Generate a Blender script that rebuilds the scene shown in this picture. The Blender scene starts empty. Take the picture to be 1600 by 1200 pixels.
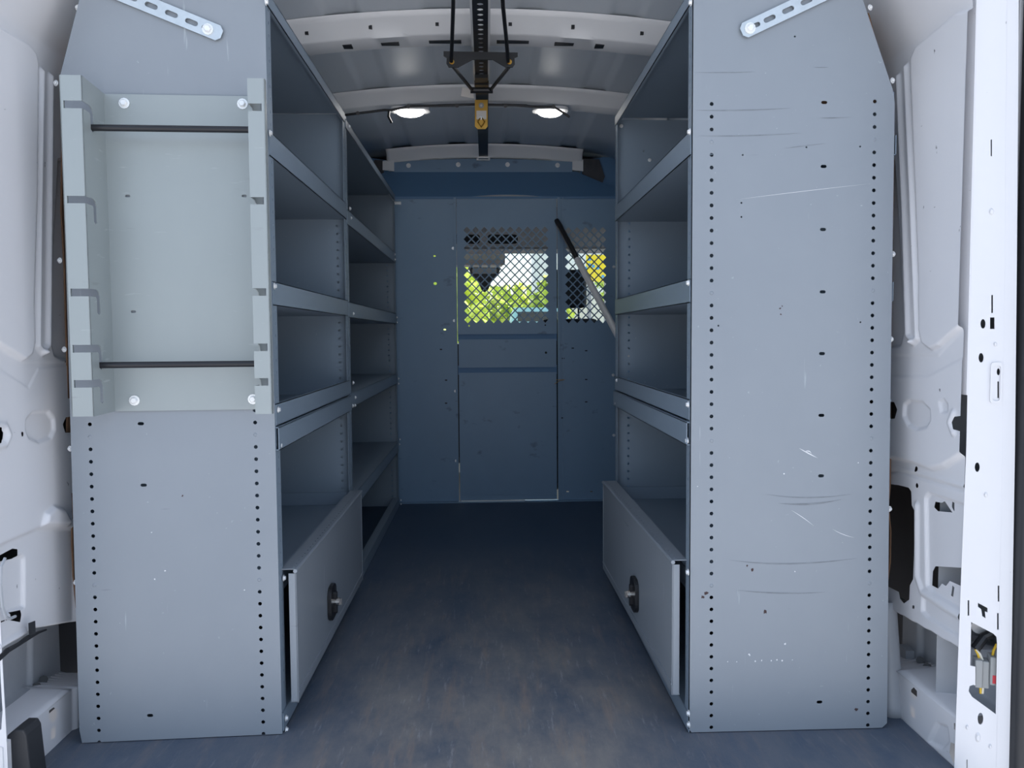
import bpy, math, random
import numpy as np
from mathutils import Vector, Matrix
from mathutils.geometry import delaunay_2d_cdt

random.seed(7)
rng = np.random.default_rng(7)
S = bpy.context.scene
COL = S.collection

# ------------------------------------------------------------------ camera
F, CX, CY = 1205.0, 800.0, 590.0          # focal length and principal point in photo pixels
CAM = Vector((0, 0, 0.836))
fwd_c = Vector(((760 - CX) / F, (CY - 525) / F, -1)).normalized()
up_c = Vector((-0.0087, 1, 0))
up_c = (up_c - up_c.dot(fwd_c) * fwd_c).normalized()
right_c = fwd_c.cross(up_c)
R = Matrix((right_c, fwd_c, up_c))        # rows: world axes written in camera axes
cam_data = bpy.data.cameras.new('camera')
cam = bpy.data.objects.new('camera', cam_data)
COL.objects.link(cam)
cam_data.sensor_width = 36
cam_data.lens = 36 * F / 1600
cam_data.shift_y = (CY - 600) / 1600
cam_data.clip_start = 0.02
cam.matrix_world = Matrix.Translation(CAM) @ R.to_4x4()
S.camera = cam

# ------------------------------------------------------------------ light
W = bpy.data.worlds.new('world'); S.world = W
W.use_nodes = True
nt = W.node_tree; nt.nodes.clear()
sky = nt.nodes.new('ShaderNodeTexSky'); sky.sky_type = 'NISHITA'
sky.sun_disc = False; sky.sun_elevation = math.radians(52); sky.sun_rotation = math.radians(20)
sky.air_density = 1.0; sky.dust_density = 2.5
mixw = nt.nodes.new('ShaderNodeMixRGB'); mixw.inputs[0].default_value = 0.35
mixw.inputs[2].default_value = (6.0, 6.6, 7.6, 1)
bg = nt.nodes.new('ShaderNodeBackground'); bg.inputs[1].default_value = 0.23
out = nt.nodes.new('ShaderNodeOutputWorld')
nt.links.new(sky.outputs[0], mixw.inputs[1]); nt.links.new(mixw.outputs[0], bg.inputs[0]); nt.links.new(bg.outputs[0], out.inputs[0])
sun_d = bpy.data.lights.new('sun', 'SUN'); sun_d.energy = 7.5; sun_d.angle = 0.01; sun_d.color = (1, 0.96, 0.9)
sun = bpy.data.objects.new('sun', sun_d); COL.objects.link(sun)
sun.location = (2, 8, 9)
sun.rotation_euler = (Vector((-0.80, -0.35, -1.15))).to_track_quat('-Z', 'Y').to_euler()
S.view_settings.view_transform = 'Standard'
S.view_settings.look = 'None'
S.view_settings.gamma = 1
S.view_settings.use_curve_mapping = False
S.view_settings.exposure = 0.27
S.cycles.use_denoising = True
S.cycles.max_bounces = 10
S.cycles.diffuse_bounces = 6
S.cycles.sample_clamp_indirect = 6

# ------------------------------------------------------------------ helpers
def ray(px, py):
    d = Vector(((px - CX) / F, (CY - py) / F, -1))
    return R @ d
def hit(px, py, O, N):
    d = ray(px, py)
    return CAM + d * ((Vector(O) - CAM).dot(N) / d.dot(N))
def atY(px, py, y): return hit(px, py, (0, y, 0), Vector((0, 1, 0)))
def atX(px, py, x): return hit(px, py, (x, 0, 0), Vector((1, 0, 0)))
def atZ(px, py, z): return hit(px, py, (0, 0, z), Vector((0, 0, 1)))

class Plane:
    def __init__(s, O, U, V):
        s.O = Vector(O); s.U = Vector(U).normalized()
        V = Vector(V); V = V - V.dot(s.U) * s.U
        s.V = V.normalized(); s.N = s.U.cross(s.V)
    def px(s, x, y):
        d = hit(x, y, s.O, s.N) - s.O
        return (d.dot(s.U), d.dot(s.V))
    def pxs(s, pts): return [s.px(*p) for p in pts]
    def w(s, u, v, n=0.0): return s.O + s.U * u + s.V * v + s.N * n

def prop(o, label=None, cat=None, group=None, kind=None):
    if label: o['label'] = label
    if cat: o['category'] = cat
    if group: o['group'] = group
    if kind: o['kind'] = kind
    return o
def link(o, parent=None):
    COL.objects.link(o)
    if parent is not None:
        o.parent = parent
        if parent.type == 'EMPTY':
            o.matrix_parent_inverse = Matrix.Translation(-Vector(parent.location))
    return o
def thing(name, label, cat, loc, group=None, kind=None):
    e = bpy.data.objects.new(name, None); e.location = loc; e.empty_display_size = 0.05
    COL.objects.link(e)
    return prop(e, label, cat, group, kind)
def obj(name, data, mat=None, parent=None, smooth=False):
    v, f = data
    m = bpy.data.meshes.new(name); m.from_pydata([tuple(p) for p in v], [], [tuple(q) for q in f]); m.update()
    if mat: m.materials.append(mat)
    if smooth:
        m.polygons.foreach_set('use_smooth', [True] * len(m.polygons))
        try: m.set_sharp_from_angle(angle=math.radians(40))
        except Exception: pass
    return link(bpy.data.objects.new(name, m), parent)
def merge(*parts):
    V, Fc = [], []
    for v, f in parts:
        k = len(V); V += [tuple(p) for p in v]; Fc += [tuple(i + k for i in q) for q in f]
    return V, Fc
def box(x0, x1, y0, y1, z0, z1):
    v = [(x0,y0,z0),(x1,y0,z0),(x1,y1,z0),(x0,y1,z0),(x0,y0,z1),(x1,y0,z1),(x1,y1,z1),(x0,y1,z1)]
    return v, [(0,3,2,1),(4,5,6,7),(0,1,5,4),(1,2,6,5),(2,3,7,6),(3,0,4,7)]
def obox(O, A, B, C):
    """box from corner O along three edge vectors"""
    O, A, B, C = Vector(O), Vector(A), Vector(B), Vector(C)
    v = [O, O+A, O+A+B, O+B, O+C, O+A+C, O+A+B+C, O+B+C]
    return v, [(0,3,2,1),(4,5,6,7),(0,1,5,4),(1,2,6,5),(2,3,7,6),(3,0,4,7)]
def bevel(o, w, seg=2):
    m = o.modifiers.new('edge_rounding', 'BEVEL'); m.width = w; m.segments = seg; m.limit_method = 'ANGLE'; m.angle_limit = math.radians(40)
    return o
def prism(prof, fn, a, b):
    """profile of 2D points swept from a to b, fn(p, q, t) -> world"""
    n = len(prof); V = [fn(p, q, a) for p, q in prof] + [fn(p, q, b) for p, q in prof]
    Fc = [(i, (i+1) % n, n + (i+1) % n, n + i) for i in range(n)] + [tuple(range(n-1, -1, -1)), tuple(range(n, 2*n))]
    return V, Fc
def tube(pts, r, seg=8, cap=True):
    pts = [Vector(p) for p in pts]; V, Fc = [], []
    rr = r if isinstance(r, (list, tuple)) else [r] * len(pts)
    T = [(pts[min(i+1, len(pts)-1)] - pts[max(i-1, 0)]).normalized() for i in range(len(pts))]
    ref = Vector((0, 0, 1)) if abs(T[0].z) < 0.9 else Vector((1, 0, 0))
    a = T[0].cross(ref).normalized()
    for p, t, q in zip(pts, T, rr):
        a = (a - a.dot(t) * t).normalized(); b = t.cross(a)
        for k in range(seg):
            an = 2 * math.pi * k / seg
            V.append(p + (a * math.cos(an) + b * math.sin(an)) * q)
    for i in range(len(pts) - 1):
        for k in range(seg):
            Fc.append((i*seg+k, i*seg+(k+1) % seg, (i+1)*seg+(k+1) % seg, (i+1)*seg+k))
    if cap:
        Fc.append(tuple(range(seg-1, -1, -1))); Fc.append(tuple(range((len(pts)-1)*seg, len(pts)*seg)))
    return V, Fc
def circle(cx, cy, rx, ry=None, n=12):
    ry = rx if ry is None else ry
    return [(cx + rx * math.cos(2*math.pi*k/n), cy + ry * math.sin(2*math.pi*k/n)) for k in range(n)]
def capsule(cx, cy, w, h, n=5):
    """stadium, w x h"""
    P = []
    if w >= h:
        r = h/2
        for k in range(n+1):
            a = -math.pi/2 + math.pi*k/n; P.append((cx + w/2 - r + r*math.cos(a), cy + r*math.sin(a)))
        for k in range(n+1):
            a = math.pi/2 + math.pi*k/n; P.append((cx - w/2 + r + r*math.cos(a), cy + r*math.sin(a)))
    else:
        return [(cx + (y - cy), cy + (x - cx)) for x, y in capsule(cx, cy, h, w, n)]
    return P
def rrect(x0, y0, x1, y1, r, n=4):
    P = []
    for cx, cy, a0 in ((x1-r, y0+r, -90), (x1-r, y1-r, 0), (x0+r, y1-r, 90), (x0+r, y0+r, 180)):
        for k in range(n+1):
            a = math.radians(a0 + 90*k/n); P.append((cx + r*math.cos(a), cy + r*math.sin(a)))
    return P
def inside(poly, P):
    poly = np.asarray(poly); x, y = P[:, 0], P[:, 1]; r = np.zeros(len(P), bool)
    x0, y0 = poly[-1]
    for x1, y1 in poly:
        c = ((y1 > y) != (y0 > y)) & (x < (x0 - x1) * (y - y1) / ((y0 - y1) if y0 != y1 else 1e-12) + x1)
        r ^= c; x0, y0 = x1, y1
    return r
def sdf(poly, P, closed=True):
    poly = np.asarray(poly, float); d = np.full(len(P), 1e9); n = len(poly)
    for i in range(n if closed else n - 1):
        a, b = poly[i], poly[(i+1) % n]; ab = b - a
        t = np.clip(((P - a) @ ab) / max(ab @ ab, 1e-14), 0, 1)
        d = np.minimum(d, np.hypot(*(P - a - t[:, None] * ab).T))
    if closed: d = np.where(inside(poly, P), -d, d)
    return d
def plate(plane, outline, holes=(), t=0.0015, n0=0.0):
    loops = [list(outline)] + [list(h) for h in holes]
    vs, es, k = [], [], 0
    for L in loops:
        vs += [Vector(p) for p in L]; m = len(L)
        es += [(k+i, k+(i+1) % m) for i in range(m)]; k += m
    rv, re, rf, ov, oe, of = delaunay_2d_cdt(vs, es, [], 0, 1e-7)
    P = np.array([tuple(p) for p in rv]); T = np.array([tuple(f) for f in rf])
    C = P[T].mean(axis=1); keep = inside(loops[0], C)
    for h in loops[1:]:
        hb = np.asarray(h); lo, hi = hb.min(0), hb.max(0)
        c = np.where((C >= lo).all(1) & (C <= hi).all(1))[0]
        if len(c): keep[c[inside(h, C[c])]] = False
    T = T[keep]; n = len(P)
    V = [plane.w(u, v, n0) for u, v in P] + [plane.w(u, v, n0 - t) for u, v in P]
    Fc = [tuple(f) for f in T] + [tuple(f[::-1] + n) for f in T]
    # rim quads along boundary edges
    cnt = {}
    for f in T:
        for a, b in ((f[0], f[1]), (f[1], f[2]), (f[2], f[0])): cnt[(a, b)] = 1
    Fc += [(b, a, a+n, b+n) for (a, b) in cnt if (b, a) not in cnt]
    return V, Fc

# ------------------------------------------------------------------ materials
def node(t, kind, **kw):
    n = t.nodes.new(kind)
    for k, v in kw.items(): setattr(n, k, v)
    return n
def mat(name, col, rough=0.5, metal=0.0, spec=0.5, var=None, var_amt=0.0, scale=(5, 5, 5), emit=None, bump=0.0, bump_scale=200, marks=()):
    """principled paint; var = second colour mixed by stretched noise; marks = list of (colour, scale xyz, lo, hi, strength) wear layers"""
    m = bpy.data.materials.new(name); m.use_nodes = True; t = m.node_tree
    b = t.nodes['Principled BSDF']
    b.inputs['Base Color'].default_value = (*col, 1); b.inputs['Roughness'].default_value = rough
    b.inputs['Metallic'].default_value = metal; b.inputs['Specular IOR Level'].default_value = spec
    co = node(t, 'ShaderNodeTexCoord')
    cur = None
    def noise(sc, detail=4, rot=(0, 0, 0), rg=0.6):
        mp = node(t, 'ShaderNodeMapping'); mp.inputs['Scale'].default_value = sc; mp.inputs['Rotation'].default_value = rot
        nz = node(t, 'ShaderNodeTexNoise'); nz.inputs['Scale'].default_value = 1; nz.inputs['Detail'].default_value = detail; nz.inputs['Roughness'].default_value = rg
        t.links.new(co.outputs['Object'], mp.inputs[0]); t.links.new(mp.outputs[0], nz.inputs[0])
        return nz.outputs['Fac']
    def mix(fac, c2, strength=1.0):
        nonlocal cur
        mx = node(t, 'ShaderNodeMixRGB')
        if strength != 1:
            ml = node(t, 'ShaderNodeMath', operation='MULTIPLY'); ml.inputs[1].default_value = strength
            t.links.new(fac, ml.inputs[0]); fac = ml.outputs[0]
        t.links.new(fac, mx.inputs[0])
        if cur is None: mx.inputs[1].default_value = (*col, 1)
        else: t.links.new(cur, mx.inputs[1])
        mx.inputs[2].default_value = (*c2, 1); cur = mx.outputs[0]
    def ramp(fac, lo, hi):
        r = node(t, 'ShaderNodeMapRange'); r.inputs[1].default_value = lo; r.inputs[2].default_value = hi
        t.links.new(fac, r.inputs[0]); return r.outputs[0]
    if var: mix(ramp(noise(scale), 0.3, 0.7), var, var_amt)
    for mk in marks:
        c2, sc, lo, hi, st = mk[:5]; rot = mk[5] if len(mk) > 5 else (0, 0, 0)
        mix(ramp(noise(sc, 3, rot), lo, hi), c2, st)
    if cur: t.links.new(cur, b.inputs['Base Color'])
    if emit: b.inputs['Emission Color'].default_value = (*emit[:3], 1); b.inputs['Emission Strength'].default_value = emit[3]
    if bump:
        bp = node(t, 'ShaderNodeBump'); bp.inputs['Strength'].default_value = bump; bp.inputs['Distance'].default_value = 0.002
        t.links.new(noise((bump_scale,)*3, 3), bp.inputs['Height']); t.links.new(bp.outputs[0], b.inputs['Normal'])
    return m

SCR = ((0.62, 0.66, 0.70), (60, 60, 5), 0.70, 0.76, 0.35, (0, 0.6, 0))
SCR2 = ((0.07, 0.075, 0.09), (7, 7, 75), 0.72, 0.79, 0.5, (0, 0.2, 0))
SPK = ((0.60, 0.64, 0.68), (90, 90, 90), 0.72, 0.77, 0.35)
STEEL = mat('grey_powder_coat', (0.27, 0.30, 0.335), 0.42, 0.0, 0.5, (0.22, 0.25, 0.285), 0.5, (3, 3, 2.2), bump=0.05, bump_scale=900, marks=(SCR, SCR2, SPK))
STEEL2 = mat('grey_powder_coat_shaded', (0.225, 0.285, 0.35), 0.45, 0.0, 0.5, (0.20, 0.255, 0.315), 0.5, (3, 3, 2.2), marks=(SPK,))  # same powder coat, toned bluer for the shade inside the bays
RACK = mat('greenish_grey_rack_paint', (0.31, 0.345, 0.35), 0.36, 0.1, 0.5, (0.36, 0.40, 0.40), 0.5, (4, 4, 2), marks=(((0.6, 0.64, 0.64), (12, 12, 70), 0.66, 0.75, 0.35), ((0.2, 0.2, 0.2), (9, 9, 60), 0.70, 0.77, 0.3)))
WHITE = mat('white_body_paint', (0.75, 0.75, 0.77), 0.34, 0, 0.5, (0.69, 0.69, 0.72), 0.4, (2, 2, 2), marks=(((0.04, 0.04, 0.045), (45, 45, 22), 0.735, 0.765, 0.85, (0.6, 0, 0)), ((0.05, 0.05, 0.05), (60, 18, 60), 0.75, 0.78, 0.85, (0.3, 0, 0))))
ROOF = mat('white_roof_paint', (0.82, 0.83, 0.84), 0.22, 0, 0.5)
ROOFSKIN = mat('white_roof_skin_shaded', (0.74, 0.79, 0.84), 0.42, 0, 0.5)  # white roof paint with the shade on the skin put into its colour
GREY_METAL_SHADE = mat('grey_metal_and_shade', (0.36, 0.38, 0.41), 0.4, 0, 0.5, (0.5, 0.52, 0.55), 0.5, (8, 8, 8))  # grey metal parts, and the shade painted into the side buckets
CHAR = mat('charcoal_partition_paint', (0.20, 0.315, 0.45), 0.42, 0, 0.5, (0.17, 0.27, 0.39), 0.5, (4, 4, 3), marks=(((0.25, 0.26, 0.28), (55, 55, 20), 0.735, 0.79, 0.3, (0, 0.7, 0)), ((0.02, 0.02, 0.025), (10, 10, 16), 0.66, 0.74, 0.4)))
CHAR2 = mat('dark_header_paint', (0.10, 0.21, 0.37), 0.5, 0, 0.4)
BLACK = mat('black_plastic', (0.012, 0.013, 0.016), 0.42)
RUBBER_AND_SHADE = mat('black_rubber_and_shade', (0.03, 0.031, 0.035), 0.55)
ROD = mat('black_oxide_rod', (0.022, 0.023, 0.027), 0.3, 0.3)
ZINC = mat('zinc_plated', (0.86, 0.87, 0.87), 0.3, 0.3)
GALV = mat('galvanised_strap', (0.62, 0.65, 0.66), 0.32, 0.8, 0.5, (0.5, 0.54, 0.55), 0.6, (60, 60, 60))
ALU = mat('dull_aluminium', (0.80, 0.80, 0.80), 0.42, 0.1, 0.5, (0.66, 0.66, 0.66), 0.5, (30, 30, 30))
YELLOW = mat('yellow_zinc_plate', (0.72, 0.50, 0.10), 0.4, 0.35)
BRASS = mat('brass', (0.60, 0.36, 0.08), 0.35, 0.8)
PAPER = mat('paper_tag', (0.66, 0.62, 0.58), 0.8)
BOARD = mat('brown_hardboard', (0.26, 0.15, 0.09), 0.8, 0, 0.2, (0.16, 0.09, 0.06), 0.6, (40, 40, 15))
LAMP = mat('lit_lamp_lens', (0.9, 0.9, 0.9), 0.3, emit=(1, 0.98, 0.95, 16.0))
LAMPW = mat('white_lamp_housing', (0.85, 0.85, 0.85), 0.4)
CHROME = mat('polished_latch', (0.8, 0.74, 0.68), 0.12, 1.0)
WIREY = mat('yellow_wire', (0.75, 0.48, 0.03), 0.5)
WIREW = mat('white_wire', (0.75, 0.72, 0.62), 0.5)
PLUG = mat('grey_connector', (0.30, 0.31, 0.31), 0.5)
RED = mat('red_sticker', (0.55, 0.03, 0.05), 0.5)
FOAM = mat('felt_block', (0.075, 0.08, 0.088), 0.9, 0, 0.1, (0.11, 0.105, 0.11), 0.6, (60, 60, 20))
FLOOR = mat('worn_black_floor_mat', (0.050, 0.086, 0.14), 0.62, 0, 0.35, (0.066, 0.098, 0.15), 0.9, (7, 2.2, 5), bump=0.25, bump_scale=500)
def wear_floor(m):
    """grey-brown trodden wear, densest where people step in at the rear doors and fading inwards in ragged streaks"""
    t = m.node_tree; b = t.nodes['Principled BSDF']; cur = b.inputs['Base Color'].links[0].from_socket
    co = node(t, 'ShaderNodeTexCoord'); sp = node(t, 'ShaderNodeSeparateXYZ'); t.links.new(co.outputs['Object'], sp.inputs[0])
    gy = node(t, 'ShaderNodeMapRange'); gy.inputs[1].default_value = 3.1; gy.inputs[2].default_value = 1.6; t.links.new(sp.outputs[1], gy.inputs[0])
    ab = node(t, 'ShaderNodeMath', operation='ABSOLUTE'); t.links.new(sp.outputs[0], ab.inputs[0])
    gx = node(t, 'ShaderNodeMapRange'); gx.inputs[1].default_value = 0.50; gx.inputs[2].default_value = 0.20; gx.inputs[3].default_value = 0.35; t.links.new(ab.outputs[0], gx.inputs[0])
    gg_ = node(t, 'ShaderNodeMath', operation='MULTIPLY'); t.links.new(gy.outputs[0], gg_.inputs[0]); t.links.new(gx.outputs[0], gg_.inputs[1]); gy = gg_
    for c2, sc, lo, hi, st in (((0.29, 0.265, 0.24), (6, 3, 1), 0.25, 0.66, 1.0), ((0.33, 0.25, 0.20), (26, 3.5, 1), 0.52, 0.74, 0.75), ((0.46, 0.45, 0.44), (70, 9, 1), 0.58, 0.76, 0.7),
                               ((0.08, 0.095, 0.12), (9, 5, 1), 0.60, 0.74, 0.6), ((0.22, 0.22, 0.22), (120, 120, 1), 0.55, 0.8, 0.35), ((0.30, 0.21, 0.13), (18, 2.2, 1), 0.66, 0.78, 0.5)):
        mp = node(t, 'ShaderNodeMapping'); mp.inputs['Scale'].default_value = sc; mp.inputs['Location'].default_value = (sc[0] * 0.37, sc[1] * 0.11, 0)
        nz = node(t, 'ShaderNodeTexNoise'); nz.inputs['Scale'].default_value = 1; nz.inputs['Detail'].default_value = 6; nz.inputs['Roughness'].default_value = 0.7
        t.links.new(co.outputs['Object'], mp.inputs[0]); t.links.new(mp.outputs[0], nz.inputs[0])
        r = node(t, 'ShaderNodeMapRange'); r.inputs[1].default_value = lo; r.inputs[2].default_value = hi; t.links.new(nz.outputs['Fac'], r.inputs[0])
        mu = node(t, 'ShaderNodeMath', operation='MULTIPLY'); t.links.new(r.outputs[0], mu.inputs[0]); t.links.new(gy.outputs[0], mu.inputs[1])
        m2 = node(t, 'ShaderNodeMath', operation='MULTIPLY'); m2.inputs[1].default_value = st; t.links.new(mu.outputs[0], m2.inputs[0])
        mx = node(t, 'ShaderNodeMixRGB'); t.links.new(m2.outputs[0], mx.inputs[0]); t.links.new(cur, mx.inputs[1]); mx.inputs[2].default_value = (*c2, 1); cur = mx.outputs[0]
    t.links.new(cur, b.inputs['Base Color'])
wear_floor(FLOOR)

# a bolt with washer, shared by every bolt of the scene
def bolt_mesh():
    ring = lambda r, z, n, off=0: [(r*math.cos(2*math.pi*k/n+off), r*math.sin(2*math.pi*k/n+off), z) for k in range(n)]
    n = 12; V = ring(1.0, 0, n) + ring(1.0, 0.18, n); Fc = [(i, (i+1) % n, n+(i+1) % n, n+i) for i in range(n)] + [tuple(range(n, 2*n))]
    k = len(V); V += ring(0.66, 0.18, 6) + ring(0.66, 0.62, 6) + ring(0.5, 0.76, 6)
    for j in (0, 6): Fc += [(k+j+i, k+j+(i+1) % 6, k+j+6+(i+1) % 6, k+j+6+i) for i in range(6)]
    Fc.append(tuple(k+12+i for i in range(6)))
    m = bpy.data.meshes.new('bolt'); m.from_pydata(V, [], Fc); m.materials.append(ZINC); return m
BOLT = bolt_mesh()
def bolt(p, n, r, parent, name='bolt', mesh=None):
    o = bpy.data.objects.new(name, mesh or BOLT)
    q = Vector(n).to_track_quat('Z', 'Y').to_matrix().to_4x4()
    o.matrix_basis = Matrix.Translation(Vector(p)) @ q @ Matrix.Diagonal((r, r, r, 1))
    return link(o, parent)

XL, XR = -0.885, 0.883       # inner faces of the body sides
YB = 3.87                    # partition

# ================================================================== SETTING
# floor
fl = obj('floor', box(XL - 0.01, XR + 0.01, 1.33, YB + 0.02, -0.03, 0), FLOOR)
prop(fl, 'worn black rubber mat floor of the cargo bay', kind='structure')
st = obj('floor', box(XR + 0.01, 1.05, 2.56, YB, -0.06, -0.002), FLOOR); prop(st, 'dark step strip beside the cargo floor mat', kind='structure'); st.name = 'trim_1'

# roof skin
def zroof(x):
    a = abs(x)
    if a < 0.60: return 1.805 - 0.11 * a * a
    t = (a - 0.60) / (0.80 - 0.60)
    return 1.765 - 0.03 * t - 0.115 * t * t
def rib(x): return 0.007 * (abs(((x + 0.84) % 0.28) - 0.14) < 0.045)
xs = np.linspace(-0.80, 0.80, 129); ys = [1.28, 2.0, 2.6, 3.2, 3.7, 4.12]
V, Fc = [], []
for y in ys:
    for x in xs: V.append((x, y, zroof(x) + 0.006 + rib(x)))
nx = len(xs)
for j in range(len(ys)-1):
    for i in range(nx-1): Fc.append((j*nx+i, (j+1)*nx+i, (j+1)*nx+i+1, j*nx+i+1))
roof = obj('ceiling', (V, Fc), ROOFSKIN, smooth=True)
m = roof.modifiers.new('thickness', 'SOLIDIFY'); m.thickness = 0.004; m.offset = -1
prop(roof, 'white painted ribbed van roof skin', kind='structure')

# roof bows: hat sections bent along the roof curve
def bow(name, y, label, drop, depth, x1, mt=ROOF, n=60, back=0.02):
    prof = [(-back, 0.0), (0.0, -0.012), (0.028, -drop), (0.034, -drop - 0.004), (0.034 + depth, -drop - 0.004), (0.04 + depth, -0.012), (0.06 + depth, 0.0)]
    V, Fc = [], []
    X = np.linspace(-x1, x1, n); k = len(prof)
    for x in X:
        bump = 0.008 if abs(abs(x) - 0.29) < 0.05 else 0
        for p, q in prof: V.append((x, y + p, zroof(x) + q + 0.004 + (bump if -0.02 > q > -drop - 0.003 else 0)))
    for i in range(n-1):
        for j in range(k-1): Fc.append((i*k+j, i*k+j+1, (i+1)*k+j+1, (i+1)*k+j))
    o = obj(name, (V, Fc), mt, smooth=True)
    s = o.modifiers.new('thickness', 'SOLIDIFY'); s.thickness = 0.002; s.offset = 1
    return prop(o, label, kind='structure')
b1 = bow('trim_2', 2.37, 'white curved roof bow nearest the rear doors', 0.052, 0.085, 0.70)
b2 = bow('trim_3', 3.06, 'white roof bow carrying the two lit lamps', 0.045, 0.075, 0.72)
b3 = bow('trim_4', 3.985, 'white roof bow above the dark partition header', 0.048, 0.03, 0.50)
# slots and holes in the underside / face of the bows (dark recessed inserts)
def bow_slot(parent, x, y, w, d, drop, name='slot'):
    z = zroof(x) + 0.004 - drop
    return obj(name, box(x - w/2, x + w/2, y - d/2, y + d/2, z - 0.0045, z + 0.001), BLACK, parent)
for x, w in ((-0.29, 0.055), (-0.12, 0.10), (0.09, 0.10), (0.25, 0.06)): bow_slot(b1, x, 2.452, w, 0.022, 0.056)
for x in (-0.42, 0.36): bow_slot(b1, x, 2.448, 0.028, 0.03, 0.056, 'hole')
for x in (-0.14, 0.12): bow_slot(b2, x, 3.125, 0.10, 0.012, 0.049)
for x in (-0.53, -0.34, -0.14, 0.08, 0.27, 0.48):
    z = zroof(x) - 0.028
    obj('hole', box(x-0.005, x+0.005, 2.379, 2.388, z-0.005, z+0.005), BLACK, b1)

# ------------------------------------------------------------------ body sides: pressed sheet with recesses, ribs and cut-outs
def smooth01(t): t = np.clip(t, 0, 1); return t*t*(3-2*t)
def body_side(name, X, side, recess, ridges, holes, label, edge_px, ylo=1.375, yhi=1.76):
    """recess: (poly px, depth outward, bevel); ridges: (polyline px, radius, height inward); holes: poly px. side=+1 right, -1 left"""
    tr = lambda poly: [(lambda p: (p.y, p.z))(atX(a, b, X)) for a, b in poly]
    st = 0.0029
    ys = np.arange(ylo, yhi, st); zs = np.arange(-0.01, 1.655, st)
    Y, Z = np.meshgrid(ys, zs); P = np.stack([Y.ravel(), Z.ravel()], 1)
    ea, eb_ = (atX(*e_, X) for e_ in edge_px)      # the sheet ends where the door pillar begins
    P[:, 0] = np.maximum(P[:, 0], ea.y + (eb_.y - ea.y) * (P[:, 1] - ea.z) / (eb_.z - ea.z))
    hs = np.full(len(P), 1e9)
    for h in holes: hs = np.minimum(hs, sdf(tr(h), P))
    # pull vertices near a cut edge onto it
    e = 1e-5
    near = np.where(np.abs(hs) < st * 0.72)[0]
    if len(near):
        Q = P[near]; g = np.zeros_like(Q)
        for ax in (0, 1):
            D = Q.copy(); D[:, ax] += e; h2 = np.full(len(D), 1e9)
            for h in holes: h2 = np.minimum(h2, sdf(tr(h), D))
            g[:, ax] = (h2 - hs[near]) / e
        nrm = np.maximum(np.hypot(*g.T), 0.3)
        Q = Q - g / nrm[:, None] * hs[near][:, None]; P[near] = Q
        hs[near] = np.where(hs[near] < 0, -1e-9, 1e-9)
    off = np.zeros(len(P))
    for poly, dep, bw in recess:
        d = sdf(tr(poly), P); off -= dep * smooth01((-d + bw * 0.5) / bw)
    for line, r, ht in ridges:
        d = sdf(tr(line), P, closed=False); off += ht * (0.5 + 0.5*np.cos(np.clip(d / r, 0, 1) * math.pi))
    # the side leans in above the waist of the roof
    z = P[:, 1]; zz = np.clip(z - 1.425, 0, 1); off += 0.48 * (np.sqrt(zz * zz + 0.012**2) - 0.012)
    Xv = X - side * off
    nyy, nzz = len(ys), len(zs)
    idx = np.arange(nyy * nzz).reshape(nzz, nyy)
    q = np.stack([idx[:-1, :-1], idx[:-1, 1:], idx[1:, 1:], idx[1:, :-1]], -1).reshape(-1, 4)
    inn = hs < 0.5e-9
    keep = ~((hs[q] < 1e-8).all(1) & ((hs[q] < -2e-9).any(1) | True) & (hs[q] <= 1e-8).all(1))
    q = q[keep]
    used = np.unique(q); remap = np.full(len(P), -1); remap[used] = np.arange(len(used)); q = remap[q]
    if side > 0: q = q[:, ::-1]
    co = np.stack([Xv, P[:, 0], P[:, 1]], 1)[used]
    me = bpy.data.meshes.new(name)
    me.vertices.add(len(co)); me.vertices.foreach_set('co', co.ravel())
    me.loops.add(q.size); me.loops.foreach_set('vertex_index', q.ravel().astype(np.int32))
    me.polygons.add(len(q)); me.polygons.foreach_set('loop_start', np.arange(0, q.size, 4, dtype=np.int32))
    me.polygons.foreach_set('use_smooth', np.ones(len(q), bool))
    me.update(calc_edges=True); me.validate()
    me.materials.append(WHITE); me.materials.append(GREY_METAL_SHADE)
    deep = (off[used][q] < -0.06).all(1); me.polygons.foreach_set('material_index', deep.astype(np.int32))  # deep bucket faces of the white side greyed to stand for shade
    o = link(bpy.data.objects.new(name, me)); prop(o, label, kind='structure')
    return o

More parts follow.
